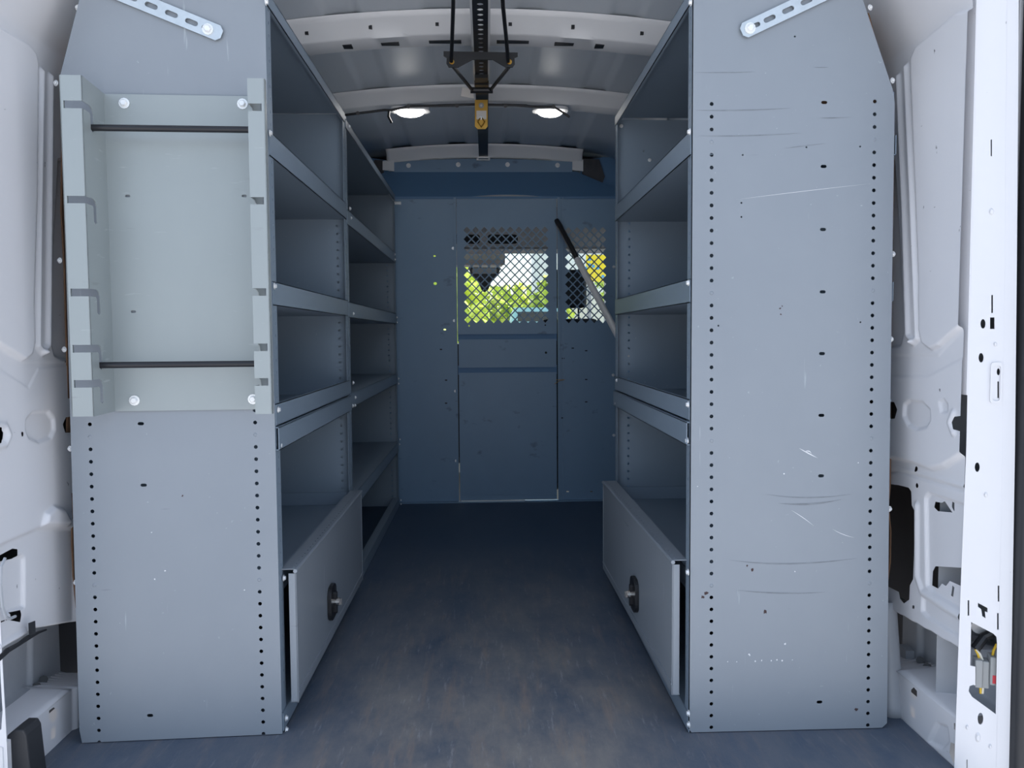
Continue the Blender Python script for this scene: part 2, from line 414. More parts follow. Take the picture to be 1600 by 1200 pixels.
# right side
R_recess = [
    ([(1540,10),(1500,20),(1437,72),(1428,92),(1429,130),(1436,300),(1441,430),(1441,515),(1446,537),(1458,545),(1471,540),(1540,480)], -0.010, 0.006),
    ([(1380,250),(1397,250),(1406,400),(1411,520),(1406,540),(1380,545)], 0.008, 0.006),
    ([(1380,555),(1466,555),(1520,500),(1560,480),(1560,530),(1450,588),(1380,588)], 0.0015, 0.004),
    ([(1412,632),(1420,626),(1440,628),(1452,640),(1453,656),(1446,668),(1432,671),(1418,664),(1411,650)], 0.006, 0.006),
    ([(1467,628),(1474,624),(1480,632),(1480,644),(1470,644)], 0.004, 0.003),
    ([(1370,716),(1392,716),(1420,722),(1450,733),(1470,729),(1505,706),(1560,680),(1560,1300),(1370,1300)], 0.012, 0.010),
    ([(1380,740),(1395,738),(1505,772),(1560,790),(1560,780),(1395,731),(1380,731)], 0.003, 0.004),
    ([(1436,778),(1442,771),(1505,791),(1600,820),(1600,1020),(1500,960),(1446,925),(1438,915)], 0.006, 0.005),
    ([(1432,934),(1502,978),(1600,1040),(1600,1070),(1500,1003),(1440,965),(1431,955)], 0.006, 0.005),
    # bucket between the upper and the lower pressing
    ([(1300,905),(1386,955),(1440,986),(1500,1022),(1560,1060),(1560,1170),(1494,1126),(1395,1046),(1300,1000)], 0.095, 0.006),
    ([(1455,1130),(1470,1135),(1473,1160),(1462,1170),(1440,1160)], 0.006, 0.006),
]
R_ridge = [
    ([(1405,120),(1414,330),(1420,525),(1428,533)], 0.0095, 0.008),
    ([(1417,105),(1427,330),(1435,528),(1428,535)], 0.0095, 0.008),
    ([(1380,732),(1420,738),(1450,748),(1505,764)], 0.008, 0.003),
    ([(1395,1047),(1440,1080),(1494,1124)], 0.007, 0.006),
    ([(1424,790),(1424,900),(1432,925),(1500,970)], 0.012, 0.005),
    ([(1490,645),(1484,660),(1490,676)], 0.010, 0.005),
]
R_holes = [
    [(1500,650),(1492,651),(1488,660),(1491,671),(1500,674),(1520,675),(1520,648)],
    [(1388,628),(1397,628),(1402,640),(1398,654),(1388,655)],
    [(1421,731),(1423,728),(1425,731),(1425,736),(1423,738),(1421,735)],
    [(1422,757),(1424,754),(1426,758),(1426,761),(1424,763),(1422,760)],
    [(1370,755),(1395,758),(1411,762),(1415,768),(1416,790),(1421,800),(1420,850),(1418,905),(1413,915),(1412,937),(1404,943),(1398,936),(1396,925),(1370,912)],
    [(1448,784),(1458,786),(1462,783),(1474,801),(1452,799),(1446,793)],
    [(1474,784),(1477,786),(1477,800),(1473,792)],
    [(1448,885),(1500,888),(1540,890),(1540,938),(1500,922),(1470,908),(1464,916),(1458,912),(1452,920),(1443,915),(1444,893)],
    [(1474,915),(1477,918),(1476,926),(1475,933),(1472,931),(1473,924)],
    [(1417,946),(1420,946),(1420,951),(1417,951)],
    [(1415,1078),(1419,1074),(1424,1080),(1424,1090),(1420,1093),(1415,1086)],
    [(1414,1102),(1420,1107),(1421,1123),(1415,1119)],
    [(1476,1160),(1483,1163),(1496,1170),(1510,1215),(1480,1192),(1474,1176)],
    [(1481,1130),(1483,1130),(1483,1140),(1481,1140)],
]
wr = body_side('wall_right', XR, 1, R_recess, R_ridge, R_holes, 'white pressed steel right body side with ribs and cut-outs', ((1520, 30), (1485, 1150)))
# left side
L_recess = [
    ([(-60,10),(0,46),(38,68),(50,82),(54,100),(52,300),(47,470),(49,535),(44,555),(34,562),(0,542),(-60,500)], -0.010, 0.006),
    ([(112,250),(92,250),(84,400),(80,530),(86,555),(100,562),(112,562)], 0.008, 0.006),
    ([(112,570),(60,576),(45,606),(0,577),(-60,545),(-60,520),(40,566),(112,566)], 0.0015, 0.004),
    ([(42,655),(52,645),(76,643),(85,655),(86,672),(80,684),(62,691),(46,684),(41,670)], 0.006, 0.006),
    ([(66,820),(70,803),(82,792),(98,797),(106,812),(106,820)], -0.010, 0.010),
    ([(-60,880),(0,853),(62,826),(120,826),(120,1400),(-60,1400)], 0.008, 0.010),
    ([(8,878),(40,868),(45,872),(45,948),(15,960),(6,930)], 0.006, 0.005),
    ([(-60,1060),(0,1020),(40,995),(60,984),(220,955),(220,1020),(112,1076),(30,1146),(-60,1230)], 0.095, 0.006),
]
L_ridge = [
    ([(64,112),(60,330),(58,540),(66,550)], 0.0095, 0.008),
    ([(78,120),(76,330),(74,540),(66,550)], 0.0095, 0.008),
    ([(0,1015),(44,988)], 0.010, 0.006),
    ([(30,1146),(70,1110),(112,1077)], 0.007, 0.006),
    ([(-14,662),(8,666),(14,680),(8,694),(-14,700)], 0.010, 0.005),
]
L_holes = [
    [(-20,664),(0,668),(5,676),(4,686),(0,692),(-20,698)],
    [(33,676),(35,674),(37,677),(36,682),(34,682)],
    [(120,650),(103,652),(98,663),(102,676),(120,676)],
    [(-40,890),(0,871),(26,857),(34,858),(34,868),(30,873),(8,877),(0,882),(-40,905)],
    [(38,953),(22,957),(24,966),(10,972),(-40,1000),(-40,985),(16,968),(38,972),(40,960)],
    [(83,1110),(90,1105),(96,1110),(95,1122),(88,1130),(83,1124)],
    [(86,1138),(93,1134),(93,1150),(86,1157)],
]
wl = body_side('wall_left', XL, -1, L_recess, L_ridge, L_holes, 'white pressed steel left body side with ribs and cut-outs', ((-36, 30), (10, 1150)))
# small fittings seen in the left and right buckets
def onX(x, y, X): return atX(x, y, X)
obj('foam_seal', tube([onX(x, y, XL + 0.001) for x, y in ((-6, 1034), (12, 1016), (30, 1006), (44, 996), (60, 988), (72, 984))], [0.004, 0.005, 0.004, 0.005, 0.003, 0.002], 8), BLACK, wl)
obj('black_tape', obox(onX(45, 993, XL + 0.010), onX(55, 989, XL + 0.010) - onX(45, 993, XL + 0.010), Vector((0, 0, 0.024)), Vector((0.001, 0, 0))), BLACK, wl)
obj('wire_loop', tube([onX(x, y, XL + 0.006) for x, y in ((8, 872), (2, 885), (1, 915), (4, 948), (9, 964), (15, 967), (24, 963))], 0.0028, 6), GREY_METAL_SHADE, wl)
for x, y in ((57, 1073), (68, 1062)): obj('fastener', tube([onX(x, y, XL - 0.094), onX(x, y, XL - 0.086)], 0.009, 8), BLACK, wl)
for x, y in ((1449, 1042), (1438, 1032)): obj('fastener', tube([onX(x, y, XR + 0.094), onX(x, y, XR + 0.086)], 0.009, 8), BLACK, wr)
obj('bracket', obox(onX(1428, 1050, XR + 0.094), Vector((0, 0.03, 0.004)), Vector((0, 0, 0.05)), Vector((-0.02, 0, 0))), GREY_METAL_SHADE, wr)
# outer skins and the rest of the sides
def side_rest(name, X, y0, y1, label, mt, s):
    prof = [(0, -0.05), (0, 1.425), (-0.10, 1.66)]
    v = []; f = []
    for y in (y0, y1):
        for a, z in prof: v.append((X + s * a, y, z))
    f = [(0, 1, 4, 3), (1, 2, 5, 4)]
    o = obj(name, (v, f), mt); mm = o.modifiers.new('thickness', 'SOLIDIFY'); mm.thickness = 0.003; mm.offset = 0
    return prop(o, label, kind='structure')
side_rest('trim_5', XR + 0.002, 1.755, 2.56, 'white right body side behind the shelving', WHITE, 1)
side_rest('trim_6', 1.05, 2.55, 3.9, 'dark inside of the closed side door', CHAR, 1)
side_rest('trim_7', XL - 0.002, 1.755, 3.9, 'white left body side behind the shelving', WHITE, -1)
side_rest('trim_8', XR + 0.16, 1.41, 1.95, 'outer skin blackened as shade behind the right cut-outs', RUBBER_AND_SHADE, 1)  # both outer skins coloured black to stand for shade inside the cut-outs
side_rest('trim_9', XL - 0.16, 1.41, 1.95, 'outer skin blackened as shade behind the left cut-outs', RUBBER_AND_SHADE, -1)
prop(obj('trim_10', box(XR, 1.05, 2.545, 2.555, -0.05, 1.65), WHITE), 'white pillar ahead of the right shelving', kind='structure')

# ------------------------------------------------------------------ rear door pillars
# right pillar: a sheet turned half towards the inside
pa = atY(1510, 700, 1.405); pb = atY(1566, 700, 1.385)
pa.z = 0; pb.z = 0
PP = Plane(pa, pb - pa, (0, 0, 1))
outl = PP.pxs([(1525, -30), (1518, 300), (1510, 700), (1503, 870), (1497, 1030), (1490, 1230), (1556, 1230), (1561, 1000), (1566, 700), (1570, 400), (1573, -30)])
def elp(cx, cy, rx, ry): return [(cx + rx*math.cos(2*math.pi*k/12), cy + ry*math.sin(2*math.pi*k/12)) for k in range(12)]
def rc(x0, y0, x1, y1): return [(x0, y0), (x1, y0), (x1, y1), (x0, y1)]
ph = [rc(1548, 218, 1550, 244), rc(1549, 461, 1551.5, 489), elp(1536, 506, 4, 7.5), rc(1547, 496, 1554, 514), elp(1533, 559, 4, 7.5),
      elp(1561, 581, 3, 5.5), rc(1559, 596, 1561.5, 622), elp(1527, 730, 4, 7.5), rc(1559, 915, 1561.5, 940), rc(1512, 938, 1514.5, 962), rc(1558, 958, 1560.5, 984),
      [(1528, 942), (1543, 950), (1543, 957), (1539, 955.5), (1540, 966), (1535, 963), (1533, 952), (1528, 948)],
      [(1517.5, 972), (1552, 990), (1557, 995), (1558, 1004), (1556, 1116), (1519, 1089), (1513.5, 1080), (1515, 1072), (1521, 1070), (1524, 1071), (1524, 1042), (1516, 1040)],
      elp(1532, 1123, 4.5, 9.5), rc(1510, 1187, 1512, 1215)]
ph = [PP.pxs(h) for h in ph]
ph[5] = PP.pxs(elp(1560, 581, 2.6, 5.5)); ph[6] = PP.pxs(rc(1558.5, 596, 1561, 622))
pil = obj('trim_11', plate(PP, outl, ph, 0.002), WHITE); prop(pil, 'bright white right rear door pillar with slots', kind='structure')
# return edge rolled outward, lit bright
pc = atY(1588, 700, 1.375); pc.z = 0
PQ = Plane(pb, pc - pb, (0, 0, 1))
obj('rolled_edge', plate(PQ, PQ.pxs([(1573, -30), (1570, 400), (1566, 700), (1561, 1000), (1556, 1230), (1576, 1230), (1581, 1000), (1586, 700), (1589, 400), (1592, -30)]), (), 0.002), WHITE, pil)
# inner return of the pillar, just outside the body side
obj('inner_return', plate(Plane((XR + 0.010, 1.45, 0), (0, -1, 0), (0, 0, 1)), [(0, 0.72), (0.046, 0.72), (0.046, 1.75), (0, 1.75)], (), 0.002), WHITE, pil)
# embossed pads and dimples
def frustum(plane, outline, h, k, n0=0.0):
    c = np.mean(np.asarray(outline), axis=0); n = len(outline)
    V = [plane.w(u, v, n0) for u, v in outline] + [plane.w(c[0] + (u-c[0])*k, c[1] + (v-c[1])*k, n0 + h) for u, v in outline]
    return V, [(i, (i+1) % n, n+(i+1) % n, n+i) for i in range(n)] + [tuple(range(n, 2*n))]
for cx, cy, rx, ry in ((1540, 773, 3, 4.5), (1555, 538, 3, 4), (1528, 1152, 4.5, 8), (1511, 1136, 2.5, 4), (1547, 1166, 2.5, 4), (1549, 331, 4, 6)):
    obj('dimple', frustum(PP, PP.pxs(elp(cx, cy, rx, ry))[::-1], 0.003, 0.55), WHITE, pil)
ring = rrect(*PP.px(1546, 630), *PP.px(1566, 566), 0.006)
obj('embossed_rim', plate(PP, ring, [rrect(*PP.px(1550, 626), *PP.px(1563, 571), 0.004)], 0.003, 0.003), WHITE, pil)
# dark cavity behind the pillar
cav = obj('cavity_back', obox(PP.w(-0.02, -0.05, -0.11), PP.U * 0.16, Vector((0, 0, 1.8)), PP.N * -0.003), GREY_METAL_SHADE, pil)
# door seal
sx = pc.x + 0.003; sy = pc.y - 0.012
prof = []
for k in range(15):
    a = math.pi * k / 14; prof.append((0.012 - 0.012 * math.cos(a), -0.011 * math.sin(a)))
prof2 = [(p + 0.026, q + 0.006) for p, q in prof]
sl = merge(prism([(0, 0.03)] + prof + [(0.024, 0.03)], lambda p, q, t: (sx + p, sy + q, t), -0.1, 1.9),
           prism([(0.026, 0.03)] + prof2 + [(0.07, 0.03)], lambda p, q, t: (sx + p, sy + q, t), -0.1, 1.9))
prop(obj('trim_12', sl, RUBBER_AND_SHADE, smooth=True), 'black rubber door seal outside the right pillar', kind='structure')
# left pillar sliver
qa = Vector((XL + 0.003, 1.41, 0))
PLL = Plane(qa + Vector((-0.12, -0.03, 0)), Vector((0.12, 0.03, 0)), (0, 0, 1))
lp = obj('trim_13', plate(PLL, PLL.pxs([(-140, 1260), (15, 1260), (10, 1150), (5, 1060), (-1, 940), (-36, 30), (-40, -60), (-140, -60)]), [PLL.pxs([(-40, 950), (-2, 985), (1, 1060), (4, 1110), (2, 1140), (-40, 1150)])], 0.002), WHITE); prop(lp, 'white left rear door pillar edge', kind='structure')
# black bumper step corner, bottom left
g = [atY(x, y, 1.43) for x, y in ((10, 1260), (10, 1150), (22, 1141), (36, 1141), (41, 1150), (54, 1260))]
v = [tuple(p) for p in g] + [(p.x, p.y + 0.05, p.z) for p in g]; n = len(g)
bp = bevel(obj('trim_14', (v, [tuple(range(n))[::-1], tuple(range(n, 2*n))] + [(i, (i+1) % n, n+(i+1) % n, n+i) for i in range(n)]), RUBBER_AND_SHADE), 0.003)
prop(bp, 'dark grey plastic scuff plate at the left rear sill', kind='structure')
# grey corner post beside the right unit
g0, g1 = atY(1389, 955, 1.68), atY(1412, 1142, 1.61)
def corner_post(p_top, p_bot, w0, w1):
    V, Fc = [], []; n = 10
    for t in np.linspace(0, 1, 12):
        c = p_top.lerp(p_bot, t); w = w0 + (w1 - w0) * t
        for k in range(n):
            a = math.pi * k / (n-1); V.append((c.x + w*(-math.cos(a)), c.y - 0.5*w*math.sin(a), c.z))
    for i in range(11):
        for k in range(n-1): Fc.append((i*n+k, i*n+k+1, (i+1)*n+k+1, (i+1)*n+k))
    return V, Fc
pt, pbm = atY(1391, 940, 1.66), atY(1398, 1143, 1.615)
pbm.z = 0.0
o = obj('trim_15', corner_post(pt, pbm, 0.012, 0.018), GREY_METAL_SHADE, smooth=True); o.modifiers.new('thickness', 'SOLIDIFY').thickness = 0.002
prop(o, 'grey sheet metal corner post beside the right shelving', kind='structure')

# ------------------------------------------------------------------ partition wall
PB = Plane((0, YB, 0), (1, 0, 0), (0, 0, 1))
def B(x, y): return PB.px(x, y)
du0, du1 = B(715, 500)[0], B(870, 500)[0]           # door sides
zt = B(790, 309)[1]; zb = 0.012
lat = 13.4 / F * YB
def diamonds(px0, cols, py0, rows):
    H = []; u0, v0 = B(px0, py0); hd = lat * 0.405
    for r in range(rows * 2 - 1):
        odd = r % 2
        for c in range(cols - odd):
            cu = u0 + (c + 0.5 * odd) * lat; cv = v0 + r * lat * 0.515
            H.append([(cu - hd, cv), (cu, cv - hd * 1.03), (cu + hd, cv), (cu, cv + hd * 1.03)])
    return H
wf = thing('wall_front', 'dark grey steel partition wall behind the seats', None, (0, YB, 0), kind='structure')
# left fixed panel
lo = [(-0.90, 0), (du0 - 0.012, 0), (du0 - 0.012, zt), (-0.90, zt)]
hl = [capsule(*B(x, y), w, h) for x, y, w, h in ((679, 400, 0.012, 0.007), (680, 443, 0.017, 0.014), (695, 515, 0.013, 0.007))] + \
     [capsule(*B(x, y), 0.013, 0.007) for x, y in ((689, 546), (697, 594), (697, 630))]
pnl = obj('panel', plate(PB, lo, hl, 0.0016), CHAR, wf)
# right fixed panel with window of diamond perforations
dR = diamonds(888.6, 5, 499.6, 11)
ro = [(du1 + 0.014, 0), (1.05, 0), (1.05, zt), (du1 + 0.014, zt)]
hr = dR + [capsule(*B(x, y), 0.014, 0.006) for x, y in ((895, 544), (916, 548), (880, 560), (916, 593), (916, 628), (879, 653), (887, 768), (924, 768))]
pnr = obj('panel', plate(PB, ro, hr, 0.0016), CHAR, wf)
# folded stiles beside the door
for u in (du0 - 0.014, du1 + 0.004):
    obj('stile', obox(PB.w(u, 0, 0.002), (0.012, 0, 0), (0, 0, zt), PB.N * 0.010), CHAR, wf)
obj('stile', obox(PB.w(du1 + 0.030, 0, 0.0), (0.004, 0, 0), (0, 0, zt), PB.N * 0.006), CHAR, wf)
obj('bottom_flange', box(-0.90, 1.05, YB - 0.035, YB, 0.0, 0.003), CHAR, wf)
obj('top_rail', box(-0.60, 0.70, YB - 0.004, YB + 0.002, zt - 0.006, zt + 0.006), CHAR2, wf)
for x, y in ((708, 388), (710, 501), (712, 611), (713, 720), (700, 786), (959, 417), (958, 586), (959, 680), (880, 785), (914, 785)):
    bolt(PB.w(*B(x, y), 0.001), PB.N, 0.0075, wf)
# door leaf of three stacked panels
dr = thing('door_1', 'dark steel partition door with diamond mesh window', None, (0.5*(du0+du1), YB, 0), kind='structure')
y1, y2, y3, y4 = B(790, 522)[1], B(790, 530)[1], B(790, 574)[1], B(790, 582)[1]
dL = diamonds(731, 10, 499.6, 11)
obj('mesh_panel', plate(PB, [(du0, y1), (du1, y1), (du1, zt - 0.008), (du0, zt - 0.008)], dL + [circle(*B(733, 509), 0.004), circle(*B(852, 508), 0.004)], 0.002, 0.004), CHAR, dr)
obj('middle_panel', plate(PB, [(du0 + 0.004, y3), (du1 - 0.003, y3), (du1 - 0.003, y2), (du0 + 0.004, y2)], [circle(*B(853, 551), 0.006)], 0.002, 0.004), CHAR, dr)
obj('lower_panel', plate(PB, [(du0 + 0.004, zb), (du1 - 0.003, zb), (du1 - 0.003, y4), (du0 + 0.004, y4)], (), 0.002, 0.004), CHAR, dr)
for a, b in ((y2, y1), (y4, y3)):
    obj('groove', box(du0, du1, YB + 0.006, YB + 0.010, a - 0.01, b + 0.01), CHAR2, dr)
obj('hem', plate(PB, [(du0 + 0.004, zb - 0.004), (du1 - 0.003, zb - 0.004), (du1 - 0.003, zb + 0.02), (du0 + 0.004, zb + 0.02)], (), 0.002, 0.007), CHAR, dr)
# bright light leaking below the door: drawn as a thin pale strip
obj('light_leak_strip', obox(PB.w(du0 + 0.01, 0.003, 0.016), (0.32, 0, 0), (0, 0, 0.004), (0, 0.01, 0)), ZINC, dr)
# header that slopes forward over the cab
hz, hy = atY(790, 268, 4.02).z, 4.02
PHd = Plane((0, YB, zt), (1, 0, 0), (0, hy - YB, hz - zt))
hlen = math.hypot(hy - YB, hz - zt)
arch = [(du1 + 0.0, 0)] + [(du0 + (du1 - du0) * t, 0.026 * math.sin(math.pi * t)) for t in np.linspace(0.97, 0.03, 14)] + [(du0, 0)]
ho = [(-0.72, 0)] + arch[::-1] + [(0.72, 0), (0.66, hlen * 0.35), (0.47, hlen), (-0.50, hlen), (-0.66, hlen * 0.5)]
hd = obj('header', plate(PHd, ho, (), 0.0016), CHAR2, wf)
PF = Plane((0, hy, 0), (1, 0, 0), (0, 0, 1))
fpts = [(616, 269), (894, 269), (894, 253)] + [(894 - (894 - 616) * t, 253 - 5 * math.sin(math.pi * t)) for t in np.linspace(0.1, 0.9, 9)] + [(616, 254)]
fg = obj('header_flange', plate(PF, PF.pxs(fpts), (), 0.002, 0.003), CHAR, wf)
for x, y in ((638.5, 259), (716, 257.5), (793, 257.5), (871, 258.5)):
    bolt(PF.w(*PF.px(x, y), 0.004), PF.N, 0.012, wf)
# end tabs of the front bow
for xs_ in ((598, 616), (894, 911)):
    obj('bow_tab', plate(PF, PF.pxs([(xs_[0], 252), (xs_[1], 250), (xs_[1], 268), (xs_[0], 266)]), (), 0.003, 0.006), ROOF, b3)
# felt corner blocks
for pts in ([(911, 248), (936, 249), (945, 276), (940, 290), (910, 270)], [(598, 250), (585, 250), (578, 275), (582, 292), (599, 270)]):
    obj('felt_corner', plate(PF, PF.pxs(pts), (), 0.03, 0.0), FOAM, wf)
for sgn, xx in ((-1, -0.62), (1, 0.62)):
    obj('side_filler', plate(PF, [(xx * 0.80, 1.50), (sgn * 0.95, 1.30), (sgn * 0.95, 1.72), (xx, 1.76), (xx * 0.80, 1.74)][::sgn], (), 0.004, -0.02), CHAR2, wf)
# twist of wire on the door jamb
prop(obj('wire_tie', tube([PB.w(*B(866, 600), 0.012), PB.w(*B(873, 595), 0.016), PB.w(*B(882, 593), 0.014), PB.w(*B(868, 593), 0.018)], 0.0012, 5), BRASS), 'twisted yellow wire tie on the partition door jamb', 'wire')

# ================================================================== SHELVING
def shelf(x0, x1, y0, y1, z, zl0, zl1, parent, mt=STEEL2, name='shelf'):
    """tray: plate at z between x0 (front) and x1 (back) with a folded front lip zl0..zl1"""
    s = 1 if x1 > x0 else -1; t = 0.0016
    lo, hi = min(x0, x1), max(x0, x1)
    parts = [box(lo, hi, y0, y1, z, z + t), box(min(x0, x0 + s*t), max(x0, x0 + s*t), y0, y1, zl0, zl1)]
    # hemmed lip edges and the rear upstand
    ze = zl1 if zl1 > z + 0.01 else zl0
    parts.append(box(min(x0, x0 + s*0.008), max(x0, x0 + s*0.008), y0, y1, ze - 0.0015 if ze == zl1 else ze, ze if ze == zl1 else ze + 0.0015))
    parts.append(box(min(x1, x1 - s*t), max(x1, x1 - s*t), y0, y1, z, z + 0.04))
    return obj(name, merge(*parts), mt, parent)

def col_holes(pl, pa, pb, pitch=0.0254, r=0.0040, skip=()):
    a, b = np.array(pl.px(*pa)), np.array(pl.px(*pb)); n = max(1, round(np.linalg.norm(b - a) / pitch))
    H, R_ = [], []
    for i in range(n + 1):
        c = a + (b - a) * i / n
        (R_ if i in skip else H).append(circle(c[0], c[1], r, n=10))
    return H, R_

def rivets(pl, lst, parent):
    for c in lst:
        m = np.mean(np.asarray(c), axis=0)
        o = obj('rivet', frustum(pl, circle(m[0], m[1], 0.0042, n=10), 0.0012, 0.6), ZINC if False else STEEL, parent)

# ---------------- left units
lin, lou = atZ(441, 1148, 0), atZ(125, 1167, 0)
lin.y -= 0.0; lou.y += 0.012
EL = Plane((lin.x, lin.y, 0), lin - lou, (0, 0, 1))     # u runs to the aisle, u=0 at the aisle edge
EL.O = Vector((lin.x, lin.y, 0))
XLF = lin.x                                              # aisle face of left units
YM = 2.462
ue = EL.px
outl = [(0, 0.002), (0, 1.585), ue(134, -40), ue(96, 116), ue(103, 400), ue(114, 800), (ue(125, 1160)[0], 0.002)]
outl = [(0.0, 0.002), (0.0, 1.585)] + [ue(134, -40), ue(94, 118), ue(100, 300), ue(107, 560), ue(114, 800), ue(124, 1140)] + [(ue(125, 1160)[0] + 0.004, 0.002)]
outl = outl[::-1]
H1, R1 = col_holes(EL, (398.1, 641), (411.7, 1146.5), skip=(2, 14))
H2, R2 = col_holes(EL, (139.7, 643.5), (155.0, 1160), skip=(2, 14))
SL = [capsule(*ue(x, y), 0.0125, 0.0065) for x, y in ((220, 662), (224.5, 758), (234.5, 1118), (207, 272), (390, 487))]
UL = thing('shelving_unit', 'grey steel shelving unit carrying the hook rack on its end panel', 'shelving unit', (XLF - 0.2, 2.0, 0))
ep = obj('end_panel', plate(EL, outl, H1 + H2 + SL, 0.0016), STEEL, UL)
rivets(EL, R1 + R2, ep)
yA = lin.y
FLG = {}
def aisle_flange(X, y0, y1, side, parent, z1, slots=True):
    # side -1: left unit, face looks +x ; side +1: right unit, face looks -x
    U = (0, 1, 0) if side < 0 else (0, -1, 0)
    pl = Plane((X, y0 if side < 0 else y1, 0), U, (0, 0, 1))
    w = y1 - y0; H = []
    if slots:
        c = w * 0.62 if side < 0 else w * 0.38
        z = 0.10
        while z < z1 - 0.05:
            H.append([(c - 0.002, z), (c + 0.002, z), (c + 0.002, z + 0.006), (c - 0.002, z + 0.006)]); z += 0.0254
    return obj('front_flange', plate(pl, [(0, 0.002), (w, 0.002), (w, z1), (0, z1)], H, 0.0016), STEEL2, parent)
aisle_flange(XLF, yA, yA + 0.036, -1, UL, 1.57)
LP = Plane((0, YM, 0), (1, 0, 0), (0, 0, 1))
xB = XL + 0.045
# divider at the far end of the rear-left unit
Hd, _ = col_holes(LP, (526.5, 353), (535, 763))
Hb = [circle(xB + 0.05, 0.1 + 0.0254*i, 0.004, n=8) for i in range(50)]
obj('end_panel', plate(LP, [(xB, 0.002), (XLF, 0.002), (XLF, 1.53), (xB + 0.10, 1.53), (xB, 1.40)], Hd, 0.0016), STEEL2, UL)
aisle_flange(XLF, YM - 0.030, YM + 0.0, -1, UL, 1.53)
obj('back_panel', box(xB - 0.002, xB, yA + 0.02, YM, 0.01, 1.33), STEEL2, UL)
zz = lambda px, py, y: atY(px, py, y).z
ya = yA + 0.004
def lips(x0, xb, y0, y1, parent, spec):
    out = []
    for nm, zp, a, b in spec: out.append(shelf(x0, xb, y0, y1, zp, a, b, parent, name=nm))
    return out
xf = XLF + 0.002
zS = dict(top=(1.508, 1.535), s1=(1.216, 1.266), s2=(0.900, 0.950), s3=(0.647, 0.694), s3b=(0.596, 0.643))
zS = {}
def zpair(xa, ya_, a, b, y): return (zz(xa, b, y), zz(xa, a, y))
zS['s1'] = zpair(424, 0, 206, 244, yA + 0.01); zS['s2'] = zpair(429, 0, 440, 477, yA + 0.01)
zS['s3'] = zpair(434, 0, 631, 665.5, yA + 0.01); zS['s3b'] = zpair(436, 0, 667, 703, yA + 0.01)
shelf(xf, xB + 0.11, ya, YM, 1.532, 1.505, 1.534, UL, name='top_shelf')
shelf(xf, xB, ya, YM - 0.002, zS['s1'][0], *zS['s1'], UL)
shelf(xf, xB, ya, YM - 0.002, zS['s2'][0], *zS['s2'], UL)
shelf(xf, xB, ya, YM - 0.002, zS['s3'][0], *zS['s3'], UL)
shelf(xf + 0.005, xB, ya, YM - 0.002, zS['s3b'][1] - 0.002, *zS['s3b'], UL)
shelf(xf - 0.01, xB, ya, YM - 0.002, 0.300, 0.290, 0.335, UL)
shelf(xf, xB, ya, YM - 0.002, 0.045, 0.004, 0.047, UL, name='base_shelf')
obj('kick_band', box(xB, XLF - 0.01, YM - 0.012, YM - 0.009, 0.302, 0.342), STEEL2, UL)
# bolts on the aisle side
def side_bolts(X, sgn, lst, parent, r=0.0065):
    for px, py in lst:
        p = atX(px, py, X + sgn * 0.003); bolt(p, (sgn, 0, 0), r, parent)
side_bolts(XLF, 1, [(421.5, 208), (428.5, 447), (434.5, 640), (437, 696), (443, 903), (446.5, 1122), (446.8, 1140)], UL, 0.0068)
bolt(atX(415, 3, XLF + 0.003), (1, 0, 0), 0.007, UL)
side_bolts(XLF, 1, [(545.5, 197.5), (546.5, 326), (551.5, 598), (551, 634), (557.5, 909), (556, 919)], UL, 0.0062)

